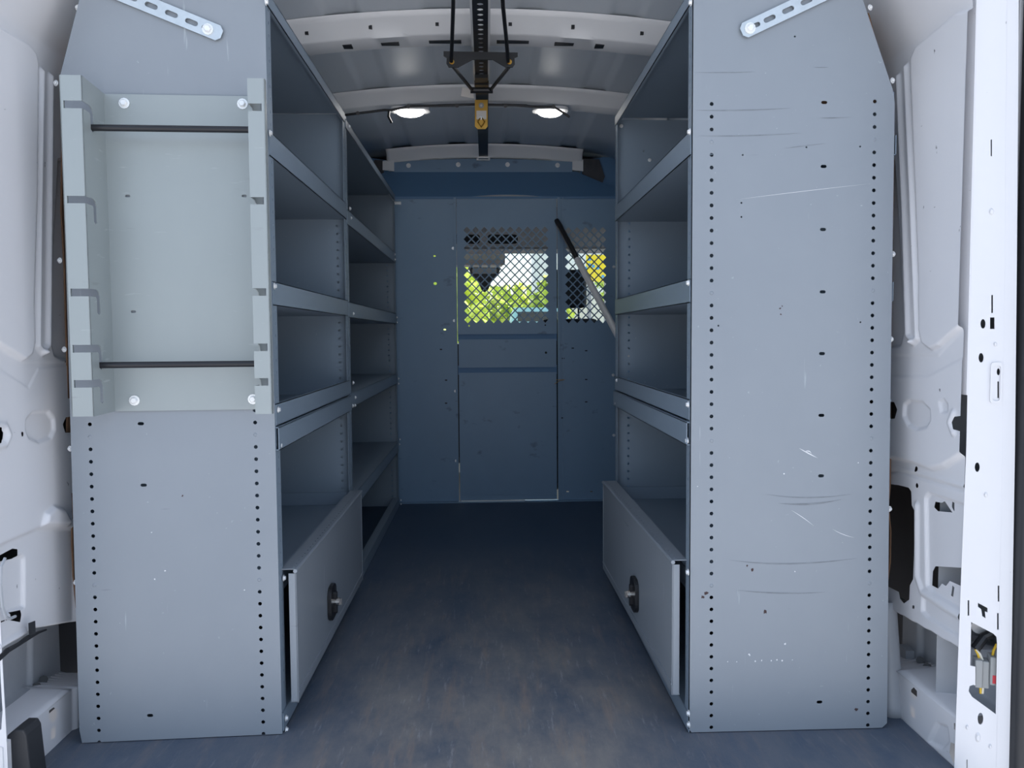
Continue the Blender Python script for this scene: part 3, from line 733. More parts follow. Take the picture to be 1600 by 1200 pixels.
# locker door of the rear-left unit: panel hung from a hinge rail, standing proud of the lips
def locker(unit, X, sgn, y0, y1, z0, z1, far_out, latch_px, label_parts=True):
    """X aisle face; sgn aisle direction; far_out = extra protrusion at the far end"""
    d0 = 0.030; A = Vector((X + sgn * d0, y0, 0)); Bv = Vector((X + sgn * (d0 + far_out), y1, 0))
    U = (Bv - A) if sgn > 0 else (A - Bv)
    O = A if sgn > 0 else Bv
    pl = Plane(O, U, (0, 0, 1)); w = (Bv - A).length
    rail = obj('hinge_rail', plate(Plane((min(X, X+sgn*d0), y0, z1 + 0.004), (1, 0, 0), (0, 1, 0)),
               [(0, 0), (abs(d0), 0), (abs(d0) + (far_out if sgn > 0 else 0), w), ((0 if sgn > 0 else -far_out), w)],
               [circle((0.022 if sgn > 0 else 0.008) + (far_out * k / 32 * (1 if sgn > 0 else -1)), w * (k + 0.5) / 32, 0.0022, n=6) for k in range(32)], 0.0016), STEEL, unit)
    obj('hinge_knuckle', tube([A + Vector((0, -0.001, z1)), Bv + Vector((0, 0, z1))], 0.0045, 8), STEEL, rail)
    obj('hinge_cap', tube([A + Vector((0, -0.004, z1)), A + Vector((0, -0.001, z1))], 0.0045, 8), STEEL, rail)
    ld = obj('locker_door', plate(pl, [(0, z0), (w, z0), (w, z1 - 0.006), (0, z1 - 0.006)], (), 0.0016), STEEL, unit)
    # folded side edges
    for u in (0.0, w - 0.0016):
        obj('folded_edge', obox(pl.w(u, z0, 0.001), pl.U * 0.0016, Vector((0, 0, z1 - 0.006 - z0)), pl.N * -0.016), STEEL, ld)
    # stiffening fold at the bottom
    obj('bottom_fold', obox(pl.w(0, z0, 0.0), pl.U * w, Vector((0, 0, 0.002)), pl.N * -0.016), STEEL, ld)
    obj('bottom_crease', obox(pl.w(0, z0 + 0.022, 0.0), pl.U * w, Vector((0, 0, 0.003)), pl.N * 0.0025), STEEL, ld)
    # latch: black paddle bezel with a polished wing handle
    h = hit(*latch_px, pl.O, pl.N); u = (h - pl.O).dot(pl.U); v = h.z
    lt = bevel(obj('latch', plate(pl, rrect(u - 0.036, v - 0.044, u + 0.036, v + 0.044, 0.026, 5), (), 0.010, 0.010), BLACK, ld), 0.003)
    obj('latch_handle', plate(pl, rrect(u - 0.006, v - 0.030, u + 0.006, v + 0.026, 0.005, 4), (), 0.008, 0.018), BLACK, ld)
    obj('latch_key', merge(tube([pl.w(u, v, 0.010), pl.w(u, v, 0.024)], 0.010, 12), obox(pl.w(u - 0.0025, v - 0.008, 0.022), pl.U * 0.005, pl.V * 0.016, pl.N * 0.008)), CHROME, ld)
    return ld
zl0 = zz(457, 1095, yA + 0.03); zl1 = zz(458, 890, yA + 0.03)
locker(UL, XLF, 1, yA + 0.022, YM - 0.012, zl0, zl1, 0.004, (516, 940))

# ---------------- left front unit (towards the partition)
YF = 3.775
UF = thing('shelving_unit', 'grey steel shelving unit on the left nearest the dark partition', 'shelving unit', (XLF - 0.2, 3.1, 0))
obj('end_panel', plate(Plane((0, YM + 0.008, 0), (1, 0, 0), (0, 0, 1)), [(xB, 0.002), (XLF, 0.002), (XLF, 1.53), (xB + 0.10, 1.53), (xB, 1.40)], (), 0.0016), STEEL2, UF)
aisle_flange(XLF, YM + 0.007, YM + 0.034, -1, UF, 1.53)
FP = Plane((0, YF, 0), (1, 0, 0), (0, 0, 1))
Hd, _ = col_holes(FP, (604.5, 414.5), (613.5, 783))
XLG = XLF
obj('end_panel', plate(FP, [(xB, 0.002), (XLG, 0.002), (XLG, 1.52), (xB + 0.10, 1.52), (xB, 1.40)], Hd, 0.0016), STEEL2, UF)
aisle_flange(XLG, YF - 0.03, YF, -1, UF, 1.52, False)
obj('back_panel', box(xB - 0.002, xB, YM + 0.01, YF, 0.01, 1.40), STEEL2, UF)
y0, y1 = YM + 0.012, YF - 0.002
zF = {'t1': zpair(549, 0, 328, 351, YM + 0.02), 't2': zpair(552, 0, 472, 496, YM + 0.02), 't3': zpair(555, 0, 614, 637, YM + 0.02), 't4': zpair(620, 0, 690, 705, YF)}
shelf(xf, xB + 0.11, y0, y1, 1.517, 1.492, 1.519, UF, name='top_shelf')
shelf(xf, xB, y0, y1, zF['t1'][0], *zF['t1'], UF)
shelf(xf, xB, y0, y1, zF['t2'][0], *zF['t2'], UF)
shelf(xf, xB, y0, y1, zF['t3'][1] - 0.002, *zF['t3'], UF)
shelf(xf, xB, y0, y1, zF['t4'][1] - 0.002, *zF['t4'], UF)
obj('base_rail', merge(box(xf - 0.0016, xf, y0, y1, 0.004, 0.045), box(xf - 0.03, xf, y0, y1, 0.044, 0.046)), STEEL2, UF)
side_bolts(XLF, 1, [(548.5, 340.5), (552, 490), (555, 621), (554.5, 633.5), (559.5, 904), (559.3, 916)], UF, 0.0055)
side_bolts(XLG, 1, [(616.8, 397.5), (617, 405.5), (619.8, 496), (620, 504), (622.5, 591.5), (622.5, 599.5), (624.5, 686.5), (624, 694.5), (626, 781.5), (626, 788)], UF, 0.006)
# little chain/turnbuckle of the top end
p0, p1, p2 = atY(603, 296, YF - 0.05), atY(610, 306, YF - 0.02), atY(617, 317, YF - 0.005)
eb = obj('eye_bolt', tube([p0, p1, p2], 0.0025, 6), ZINC, UF)
obj('end_cap', tube([p2 + Vector((0.0, -0.004, -0.002)), p2 + Vector((0.03, -0.004, -0.002))], 0.008, 10), ZINC, eb)

# ---------------- right unit
rin, rou = atZ(1085, 1143, 0), atZ(1386, 1141, 0)
yR = 0.5 * (rin.y + rou.y)
ER = Plane((rin.x, yR, 0), (1, 0, 0), (0, 0, 1)); XRF = atY(1079, 600, yR).x
ER.O = Vector((XRF, yR, 0)); ue = ER.px
outl = [(0.006, 0.002), (ue(1378, 1140)[0], 0.002), ue(1386, 1130), ue(1389, 800), ue(1393, 500), ue(1398, 160), ue(1395, 140), ue(1345, -10), ue(1335, -40), (0, 1.585), (0, 0.010)]
H1, R1 = col_holes(ER, (1112, 162.4), (1111.5, 1136.5), skip=(3, 15, 27, 39))
H2, R2 = col_holes(ER, (1367, 158.5), (1356, 1133), skip=(3, 15, 27, 39))
SL = [capsule(*ue(x, y), 0.0125, 0.0065) for x, y in ((1288, 160), (1287, 260), (1286, 358.5), (1285.5, 456), (1284.5, 552.5), (1283.5, 649), (1283, 743.5), (1280.5, 1097))]
SM = [circle(*ue(x, y), 0.0019, n=8) for x, y in ((1160.5, 242), (1158.5, 317), (1158.5, 339), (1260, 230), (1344, 229), (1344.5, 503.5), (1122.5, 509), (1242, 57))]
UR = thing('shelving_unit', 'grey steel shelving unit on the right with tall scuffed end panel', 'shelving unit', (XRF + 0.2, 2.0, 0))
ep = obj('end_panel', plate(ER, outl, H1 + H2 + SL + SM, 0.0016), STEEL, UR)
rivets(ER, R1 + R2, ep)
# scuff marks: thin bowed rubs of dark paint lying on the panel
def scuff(a, mid, b, w, mt, parent):
    pts = []
    for t in np.linspace(0, 1, 13):
        x = (1-t)**2*a[0] + 2*t*(1-t)*mid[0] + t*t*b[0]; y = (1-t)**2*a[1] + 2*t*(1-t)*mid[1] + t*t*b[1]
        pts.append((x, y, w * math.sin(math.pi * t)))
    loop = [ue(x, y - h) for x, y, h in pts] + [ue(x, y + h) for x, y, h in pts[::-1][1:-1]]
    return obj('scuff', plate(ER, loop, (), 0.0002, 0.0003), mt, parent)
SCUFF = mat('rubber_scuff', (0.145, 0.16, 0.18), 0.6, var=(0.24, 0.27, 0.30), var_amt=0.9, scale=(40, 40, 300))
RUST = mat('rust_chip', (0.06, 0.035, 0.035), 0.8)
CHIP = mat('white_paint_chip', (0.75, 0.76, 0.78), 0.6)
for a, m_, b, w in (((1195, 772), (1260, 783), (1330, 772), 0.9), ((1215, 786), (1265, 792), (1315, 780), 1.6), ((1140, 875), (1230, 888), (1340, 872), 1.1), ((1150, 922), (1220, 930), (1290, 925), 1.0),
                    ((1084, 172), (1150, 174), (1235, 169), 1.0), ((1092, 212), (1160, 214), (1250, 208), 0.9), ((1085, 113), (1140, 114), (1180, 112), 0.7), ((1280, 184), (1300, 185), (1330, 183), 0.8), ((1270, 105), (1285, 106), (1295, 105), 0.7), ((1225, 232), (1255, 228), (1290, 224), 0.6)):
    scuff(a, m_, b, w, SCUFF, ep)
def blotch(pl, px, py, r, mt, parent, name, n=9):
    c = pl.px(px, py); k = 0.00135 * r
    L = [(c[0] + k*random.uniform(0.35, 1.1)*math.cos(2*math.pi*i/n), c[1] + k*random.uniform(0.35, 1.1)*math.sin(2*math.pi*i/n)) for i in range(n)]
    obj(name, plate(pl, L, (), 0.0002, 0.0003), mt, parent)
for px, py, r in ((1195, 955.5, 4.5), (1103, 927, 5), (1098, 933, 3.5), (1176, 890, 3.2), (1167, 884, 2.2), (1338, 1109, 3.5), (1219, 482, 1.8), (1220, 491, 2.0), (1222, 478, 1.4)): blotch(ER, px, py, r, RUST, ep, 'paint_chip')
for px, py, r in ((1227, 1006, 2.0), (1171, 1023, 2.2), (1180, 1033, 1.6), (1190, 1032, 1.3), (1205, 1032, 1.5), (1214, 1031, 1.6), (1222, 1032, 1.6), (1238, 1031, 1.0), (1137, 1034, 1.2), (1151, 1034, 1.1), (1242, 893, 1.2), (1090, 760, 1.2), (1225, 740, 1.4), (1341, 723, 1.4)): blotch(ER, px, py, r, CHIP, ep, 'paint_chip')
for a, m_, b, w in (((1150, 312), (1240, 300), (1360, 287), 0.28), ((1236, 797), (1255, 808), (1272, 822), 0.5), ((1248, 700), (1262, 708), (1278, 716), 0.9), ((1256, 706), (1266, 702), (1268, 710), 0.8),  ((1300, 826), (1315, 836), (1335, 840), 0.4)): scuff(a, m_, b, w, CHIP, ep)
blotch(EL, 285, 775, 2.0, RUST, UL.children[0], 'paint_chip')
for px, py, r in ((242, 905, 1.7), (258, 892, 1.5), (237, 832, 1.3), (382, 922, 1.2)): blotch(EL, px, py, r, CHIP, UL.children[0], 'paint_chip')
aisle_flange(XRF, yR, yR + 0.030, 1, UR, 1.57)
YRM = 2.485
RP = Plane((0, YRM, 0), (1, 0, 0), (0, 0, 1)); xBR = XR - 0.045
XRG = atY(966, 500, YRM).x
XRG = XRF
Hd, _ = col_holes(RP, (983.5, 349), (981.5, 760))
pnl_h = [circle(*RP.px(1006, 236), 0.003, n=8)]
obj('end_panel', plate(RP, [(XRF, 0.002), (xBR, 0.002), (xBR, 1.40), (xBR - 0.10, 1.52), (XRF, 1.52)], Hd + pnl_h, 0.0016), STEEL2, UR)
aisle_flange(XRF, YRM - 0.03, YRM, 1, UR, 1.52)
obj('back_panel', box(xBR, xBR + 0.002, yR + 0.02, YRM, 0.01, 1.33), STEEL2, UR)
xg = XRF - 0.002; ya = yR + 0.004
zR = {'s1': zpair(1076, 0, 205, 243, yR + 0.01), 's2': zpair(1074, 0, 436, 473, yR + 0.01), 's3': zpair(1073, 0, 624, 657, yR + 0.01), 's3b': zpair(1073, 0, 659, 695, yR + 0.01)}
shelf(xg, xBR - 0.11, ya, YRM, 1.527, 1.500, 1.529, UR, name='top_shelf')
shelf(xg, xBR, ya, YRM - 0.002, zR['s1'][0], *zR['s1'], UR)
shelf(xg, xBR, ya, YRM - 0.002, zR['s2'][0], *zR['s2'], UR)
shelf(xg, xBR, ya, YRM - 0.002, zR['s3'][0], *zR['s3'], UR)
shelf(xg - 0.005, xBR, ya, YRM - 0.002, zR['s3b'][1] - 0.002, *zR['s3b'], UR)
shelf(xg + 0.01, xBR, ya, YRM - 0.002, 0.300, 0.290, 0.335, UR)
shelf(xg, xBR, ya, YRM - 0.002, 0.045, 0.004, 0.047, UR, name='base_shelf')
obj('kick_band', box(XRF + 0.01, xBR, YRM - 0.012, YRM - 0.009, 0.302, 0.342), STEEL2, UR)
side_bolts(XRF, -1, [(1078, 206), (1076, 442), (1075.5, 632), (1074.5, 688.5), (1075.5, 894), (1076.5, 1114.5), (1077, 1132)], UR, 0.0068)
bolt(atX(1080, 4, XRF - 0.003), (-1, 0, 0), 0.007, UR)
side_bolts(XRF, -1, [(964, 594), (963, 630), (963.5, 912)], UR, 0.0062)
bolt(atY(1015, 250, YRM - 0.003), (0, -1, 0), 0.006, UR)
bolt(atY(971, 197, YRM - 0.003), (-0.5, -1, 0), 0.006, UR)
locker(UR, XRF, -1, yR + 0.022, YRM - 0.012, zz(1058, 1083, yR + 0.03), zz(1060, 876, yR + 0.03), 0.012, (994, 928))

# ---------------- hook rack on the left end panel
ER2 = Plane(EL.O + EL.N * 0.003, EL.U, EL.V)
RK = thing('hook_rack', 'greenish grey steel rack with J-shaped slots, bolted to the left end panel', 'rack', tuple(ER2.w(*ER2.px(285, 640))))
u0, zt_ = ER2.px(163, 147); u1 = ER2.px(407, 147)[0]; zb_ = ER2.px(290, 641)[1]
u0 = ER2.px(172, 400)[0]
obj('back_plate', plate(ER2, [(u0, zb_), (u1, zb_), (u1, zt_), (u0, zt_)], [capsule(*ER2.px(200, 306.5), 0.010, 0.005), capsule(*ER2.px(209, 487), 0.010, 0.005), capsule(*ER2.px(382, 306.5), 0.010, 0.005)], 0.0018, 0.0018), RACK, RK)
FD = 0.095                                    # how far the side flanges stand out
slot_py = [(157, 169), (306, 317.5), (451, 463), (539, 551), (594, 606)]
FrontP = Plane(ER2.O + ER2.N * FD, ER2.U, ER2.V)
sv = [(FrontP.px(110, a)[1], FrontP.px(110, b)[1]) for a, b in slot_py]     # top, bottom heights
zft, zfb = FrontP.px(110, 117)[1], FrontP.px(125, 651)[1]
def jslot(top, bot, w=FD):
    h = top - bot; d = 0.030; drop = 0.034
    # in flange coords: (distance from front edge, height); open at the front edge
    return [(0, top), (d, top), (d + h*0.7, top - h*0.3), (d + h, top - h), (d + h, bot - drop + 0.004), (d + h*0.55, bot - drop), (d + h*0.06, bot - drop + 0.004), (d + h*0.03, bot - 0.012), (d + h*0.03, bot - 0.004), (d - 0.003, bot), (0, bot)]
def flange_outline():
    L = [(0, zft)]
    for t, b in sv: L += jslot(t, b)
    L += [(0, zfb), (FD, zb_), (FD, zt_)]
    return L
for uu, nm in ((u0, 'left'), (u1, 'right')):
    pl = Plane(ER2.w(uu, 0, FD), -ER2.N, ER2.V)
    fgo = obj('side_flange', plate(pl, flange_outline(), (), 0.0018), RACK, RK)
    # front return, turned outward, cut by the slots
    wr_ = 0.040 if nm == 'left' else 0.030
    edges = [zft] + [e for s in sv for e in s] + [zfb]
    ua, ub = (uu - wr_, uu) if nm == 'left' else (uu, uu + wr_)
    notch = 0.006
    out = []
    if nm == 'left':
        L = [(ua, zfb), (ub, zfb)]
        for t, b in sv[::-1]: L += [(ub, b), (ua + notch, b), (ua + notch, t), (ub, t)]
        L += [(ub, zft), (ua, zft)]
    else:
        L = [(ua, zfb), (ub, zfb), (ub, zft), (ua, zft)]
        for t, b in sv: L += [(ua, t), (ub - notch, t), (ub - notch, b), (ua, b)]
    obj('front_return', plate(FrontP, L, (), 0.0018), RACK, RK)
    eu = ua if nm == 'left' else ub
    obj('return_lip', obox(FrontP.w(eu - (0.0 if nm == 'left' else 0.0018), zfb, 0), FrontP.U * 0.0018, FrontP.V * (zft - zfb), FrontP.N * -0.014), RACK, RK)
for x, y in ((195, 162), (379.5, 163), (211, 625.5), (396, 623.5)):
    bolt(ER2.w(*ER2.px(x, y), 0.002), ER2.N, 0.0105, RK)
# two rods lying in the slots
for k, (slot, lab) in enumerate(((0, 'thin black steel rod across the top slots of the hook rack'), (3, 'thin black steel rod across the lower slots of the hook rack'))):
    t, b = sv[slot]; zc = b - 0.034 + 0.0085; dist = 0.030 + (t - b) * 0.53
    p = ER2.w(u0 - 0.012, zc, FD - dist); q = ER2.w(u1 + 0.012, zc, FD - dist)
    prop(obj('steel_rod', tube([p, q], 0.0063, 14), ROD, smooth=True), lab, 'rod', 'rods of the hook rack')

# ---------------- perforated brace straps at the top of both end panels
def strap(name, label, pl, p_end, p_out, bolt_px):
    a = np.array(pl.px(*p_end)); b = np.array(pl.px(*p_out)); d = b - a; L = np.linalg.norm(d)
    SP = Plane(pl.w(*a, 0.004), pl.U * d[0] + pl.V * d[1], pl.U * -d[1] + pl.V * d[0])
    w = 0.0155
    th = thing(name, label, 'brace', tuple(pl.w(*a, 0.004)), 'perforated braces at the panel tops')
    H = []; u = 0.018
    H.append(capsule(0.030, 0, 0.022, 0.009)); u = 0.062
    while u < L - 0.02: H.append(capsule(u, 0, 0.026, 0.010)); u += 0.041
    out = [(-0.0, -w + 0.008), (0.008, -w), (L, -w), (L, w), (0.008, w), (0.0, w - 0.008)]
    obj('strap', plate(SP, out, H, 0.003, 0.003), GALV, th)
    bolt(pl.w(*pl.px(*bolt_px), 0.007), pl.N, 0.011, th)
    return th
strap('brace_strap', 'galvanised perforated brace strap at the top of the left end panel', EL, (348, 56), (150, -25), (326.5, 48))
strap('brace_strap', 'galvanised perforated brace strap at the top of the right end panel', ER, (1157, 52), (1330, -30), (1170, 46.5))

# ---------------- hardboard liners between shelving and body sides
def liner(label, px_edge, yy, sgn):
    P = [atY(x, y, yy) for x, y in px_edge]
    V = []; n = len(P)
    for p in P: V += [(p.x, p.y, p.z), (p.x + sgn*0.003, p.y, p.z), (p.x + sgn*0.003, p.y + 0.5, p.z), (p.x, p.y + 0.5, p.z)]
    Fc = []
    for i in range(n-1):
        for k in range(4): Fc.append((i*4+k, i*4+(k+1) % 4, (i+1)*4+(k+1) % 4, (i+1)*4+k))
    Fc += [(0, 1, 2, 3), tuple((n-1)*4+k for k in (3, 2, 1, 0))]
    prop(obj('liner_board', (V, Fc), BOARD), label, 'board')
liner('thin brown hardboard edge between the left end panel and the white side', [(113, 60), (101, 115), (97, 170), (95, 260), (94, 330), (99, 420), (101, 500), (103, 560), (104, 640), (102, 690), (107, 740), (111, 790), (111, 850), (113, 900), (118, 950)], 1.655, 1)
liner('thin brown hardboard edge between the right end panel and the white side', [(1358, 20), (1378, 100), (1396, 150), (1398, 230), (1396, 330), (1393, 470), (1393, 560), (1392.5, 640), (1392.5, 700), (1392, 760), (1389, 790), (1393, 830), (1392, 880), (1387, 915)], 1.665, -1)
def edge_bolts(pl, lst, parent):
    for x, y in lst: bolt(hit(x, y, pl.O - pl.N * 0.012, pl.N), (0.4 if x > 800 else -0.4, -1, 0), 0.006, parent)
edge_bolts(EL, [(122, 12), (88, 130), (94, 407), (101, 546), (110, 701), (119, 910)], UL)
edge_bolts(ER, [(1359, 12), (1394, 126), (1395, 397), (1392, 530), (1389.5, 795)], UR)

# ================================================================== ROOF HARDWARE
LR = thing('ladder_rack', 'black perforated overhead channel with cables running along the roof centre', 'ladder rack', (0, 2.8, 1.70))
zc = 1.700
cl0, cl1 = atY(738.5, 40, 2.10), atY(762.5, 40, 2.10)
xc = 0.5 * (cl0.x + cl1.x) - 0.000; hw = 0.021
CP = Plane((xc, 1.90, zc), (1, 0, 0), (0, -1, 0))           # faces down
Lc = 0.94
H = [circle(0.0, -0.03 - 0.0335*i, 0.0085, n=12) for i in range(24)]
obj('channel_web', plate(CP, [(-hw, 0), (hw, 0), (hw, -Lc), (-hw, -Lc)], H, 0.002), BLACK, LR)
for s in (-1, 1):
    obj('channel_side', box(xc + s*hw - 0.001, xc + s*hw + 0.001, 1.90, 1.90 + Lc, zc, zc + 0.028), BLACK, LR)
    obj('channel_lip', box(min(xc + s*hw, xc + s*(hw+0.006)), max(xc + s*hw, xc + s*(hw+0.006)), 1.90, 2.70, zc - 0.001, zc + 0.002), ZINC, LR)
    obj('hanger', box(xc + s*(hw - 0.003) - 0.002, xc + s*(hw - 0.003) + 0.002, 2.43, 2.46, zc + 0.02, zroof(0) - 0.05), BLACK, LR)
# forward rail
obj('forward_rail', merge(box(xc - 0.020, xc + 0.024, 2.81, 3.84, 1.706, 1.712), box(xc - 0.020, xc - 0.017, 2.81, 3.84, 1.712, 1.732), box(xc + 0.021, xc + 0.024, 2.81, 3.84, 1.712, 1.732)), BLACK, LR)
obj('rail_end', merge(box(xc - 0.022, xc + 0.026, 3.80, 3.83, 1.700, 1.706), box(xc - 0.032, xc + 0.034, 3.84, 3.855, 1.698, 1.712)), ZINC, LR)
# cross bracket with two lobes
yb = 2.33
CB = Plane((0, yb, 0), (1, 0, 0), (0, 0, 1))
pts = [(693, 80), (809, 82), (809, 88), (804, 90), (804.5, 100), (801, 105), (790, 105), (770, 93), (738, 93), (716, 105), (701, 105), (697.5, 99), (698, 90), (693, 87)]
obj('cross_bracket', plate(CB, CB.pxs(pts)[::-1], (), 0.005), BLACK, LR)
for x in (706, 796): bolt(CB.w(*CB.px(x, 97), 0.001), CB.N, 0.0075, LR, 'brass_nut')
for o in list(LR.children):
    if o.name.startswith('brass_nut'):
        mm = BOLT.copy(); mm.materials.clear(); mm.materials.append(BRASS); o.data = mm
# struts from the lobes to the channel end
for a, b in (((708, 104), (738, 141)), ((795, 105), (766, 141))):
    obj('strut', tube([atY(*a, yb + 0.005), atY(*b, 2.62)], 0.0055, 8), BLACK, LR)
obj('pivot', tube([atY(735, 141, 2.62), atY(770, 141, 2.62)], 0.010, 12), BLACK, LR)
# cables
obj('cable', tube([atY(705, 96, yb - 0.008), atY(706.5, 60, 2.22), atY(708, 10, 2.08), atY(708.5, -40, 1.95)], 0.0055, 8), BLACK, LR)
obj('cable', tube([atY(794, 96, yb - 0.008), atY(791, 60, 2.22), atY(786, 10, 2.08), atY(784, -40, 1.95)], 0.0055, 8), BLACK, LR)
# slider block
obj('slider_block', merge(box(xc - 0.022, xc + 0.022, 2.60, 2.84, zc - 0.012, zc - 0.001), box(xc - 0.024, xc + 0.024, 2.66, 2.70, zc - 0.016, zc + 0.02)), BLACK, LR)
# yellow latch plate hanging at the end of the channel
YPp = Plane((0, 2.80, 0), (1, 0, 0), (0, 0, 1))
yp = thing('latch_plate', 'yellow plated latch plate hanging from the roof channel', 'latch', tuple(atY(752, 180, 2.80)))
obj('plate', plate(YPp, YPp.pxs([(742, 156.5), (762, 156.5), (762, 198), (758.5, 202), (746, 202), (742, 198)])[::-1], [circle(*YPp.px(752, 165.5), 0.004)], 0.004, 0.004), YELLOW, yp)
obj('bushing', plate(YPp, circle(*YPp.px(752, 165.5), 0.0095, n=16), [circle(*YPp.px(752, 165.5), 0.0045, n=12)], 0.003, 0.007), PLUG, yp)
obj('label', plate(YPp, YPp.pxs([(744.5, 173.5), (760, 173.5), (760, 187), (744.5, 187)])[::-1], (), 0.0003, 0.0046), PAPER, yp)
obj('hook', tube([YPp.w(*YPp.px(x, y), 0.009) for x, y in ((752, 184), (746.5, 191), (752, 199.5), (757.5, 191), (752, 184))], 0.0028, 6), BRASS, yp)
bolt(YPp.w(*YPp.px(752, 184.5), 0.006), YPp.N, 0.008, yp, 'knob', bpy.data.meshes['bolt'].copy()); yp.children[-1].data.materials[0] = BRASS
# the bearing hole of the plate shows its shiny core
bolt(YPp.w(*YPp.px(752, 165.5), 0.003), YPp.N, 0.0045, yp)
tg = [atY(x, y, 2.66) for x, y in ((722.5, 136), (738, 139), (741, 154), (720, 150))]
prop(obj('paper_tag', merge(([tuple(p) for p in tg] + [(p.x, p.y + 0.0006, p.z) for p in tg], [(0, 1, 2, 3), (7, 6, 5, 4), (0, 4, 5, 1), (1, 5, 6, 2), (2, 6, 7, 3), (3, 7, 4, 0)])), PAPER), 'crumpled pale paper tag beside the roof channel', 'tag')
# ---------------- ceiling lamps on the second bow
def lamp(px0, px1, py, label):
    yl = 3.10; p = atY(0.5*(px0+px1), py, yl); w = (px1 - px0) / F * yl / 2
    t = thing('ceiling_lamp', label, 'lamp', tuple(p), 'roof lamps')
    V, Fc = [], []; n = 24; m_ = 7
    for j in range(m_):
        f = j / (m_ - 1); r = math.cos(f * math.pi / 2); z = -0.024 * math.sin(f * math.pi / 2)
        for k in range(n):
            a = 2*math.pi*k/n; V.append((p.x + w*0.74*max(r, 0.02)*math.copysign(abs(math.cos(a))**0.7, math.cos(a)), p.y + 0.030*max(r, 0.02)*math.sin(a), p.z + 0.006 + z))
    for j in range(m_-1):
        for k in range(n): Fc.append((j*n+k, (j+1)*n+k, (j+1)*n+(k+1) % n, j*n+(k+1) % n))
    obj('lens', (V, Fc), LAMP, t, smooth=True)
    V = []
    hs_ = rrect(p.x - w, p.y - 0.036, p.x + w, p.y + 0.036, 0.03, 6)
    hp = Plane((0, 0, p.z + 0.006), (1, 0, 0), (0, -1, 0))
    obj('housing', plate(Plane((0, 0, p.z + 0.004), (1, 0, 0), (0, 1, 0)), hs_, (), 0.012, 0.012), LAMPW, t)
    return t
lamp(611, 671, 176, 'lit white oval roof lamp left of the yellow latch plate')
lamp(832, 887, 176, 'lit white oval roof lamp right of the yellow latch plate')
# wiring along the bow
wh = thing('wiring_harness', 'thin black cable clipped along the second roof bow', 'cable', tuple(atY(750, 165, 3.05)))
wp = [(530, 181), (560, 177), (600, 172), (612, 172), (640, 166), (690, 165), (715, 164), (742, 163), (775, 164), (805, 164.5), (840, 167), (865, 167), (880, 176), (890, 183)]
yw = 3.064
obj('cable', tube([atY(x, y, yw) for x, y in wp], 0.0048, 8), BLACK, wh)
obj('cable', tube([atY(608, 172, yw), atY(607, 182, yw), atY(612, 192, yw + 0.01)], 0.005, 8), BLACK, wh)
for x, y in ((559, 177), (638, 166), (714, 165), (790, 165.5), (865, 166.5)):
    obj('clip', tube([atY(x, y, yw - 0.008), atY(x, y, yw + 0.012)], 0.0075, 10), BLACK, wh)

# ---------------- pole leaning on the partition
pA = atY(869.5, 344, 3.845); pBq = atY(961, 516, 3.50)
d = (pBq - pA); foot = pA + d * ((pA.z - 0.01) / (pA.z - pBq.z))
pole = thing('pole', 'silver pole with black grip leaning on the partition right of the door', 'pole', tuple(foot))
mid = pA.lerp(foot, 0.145)
gp = [pA.lerp(mid, t) for t in np.linspace(0, 1, 12)]
obj('grip', tube(gp, [0.012] + [0.0145 if k % 2 else 0.0135 for k in range(10)] + [0.012], 12), BLACK, pole)
obj('shaft', tube([mid, mid.lerp(foot, 0.004), mid.lerp(foot, 0.04), foot], [0.014, 0.0165, 0.0155, 0.0165], 14), ALU, pole, smooth=True)

# ---------------- wiring connector in the right pillar
wc = thing('wiring_connector', 'grey plug with yellow wires inside the right pillar cut-out', 'connector', tuple(PP.w(*PP.px(1540, 1060), -0.02)))
def pbx(x0, y0, x1, y1, n0, n1):
    a, b = PP.px(x0, y1), PP.px(x1, y0)
    return obox(PP.w(a[0], a[1], n0), PP.U * (b[0]-a[0]), PP.V * (b[1]-a[1]), PP.N * (n1-n0))
bevel(obj('plug', merge(pbx(1524, 1034, 1537, 1076, -0.03, -0.004), pbx(1536, 1038, 1549, 1079, -0.034, -0.010)), PLUG, wc), 0.002)
bevel(obj('plug', merge(pbx(1548, 1030, 1560, 1073, -0.034, -0.006)), PLUG, wc), 0.002)
obj('sticker', pbx(1552, 1058, 1559, 1070, -0.006, -0.0055), RED, wc)
obj('sleeve', tube([PP.w(*PP.px(1558, 998), -0.03), PP.w(*PP.px(1545, 1004), -0.03), PP.w(*PP.px(1528, 1020), -0.02)], 0.0085, 10), BLACK, wc)
for k, (pts, mt) in enumerate((([(1528, 1020), (1532, 1028), (1534, 1036)], WIREY), ([(1528, 1020), (1535, 1028), (1539, 1037)], WIREW), ([(1562, 1012), (1557, 1022), (1555, 1032)], WIREY), ([(1536, 1076), (1536, 1090)], WIREY), ([(1540, 1077), (1539, 1090)], WIREW))):
    obj('wire', tube([PP.w(*PP.px(x, y), -0.018) for x, y in pts], 0.0024, 6), mt, wc)
obj('grommet', tube([PP.w(*PP.px(1540, 993), -0.05), PP.w(*PP.px(1540, 993), -0.045)], 0.014, 16), LAMPW, wc)

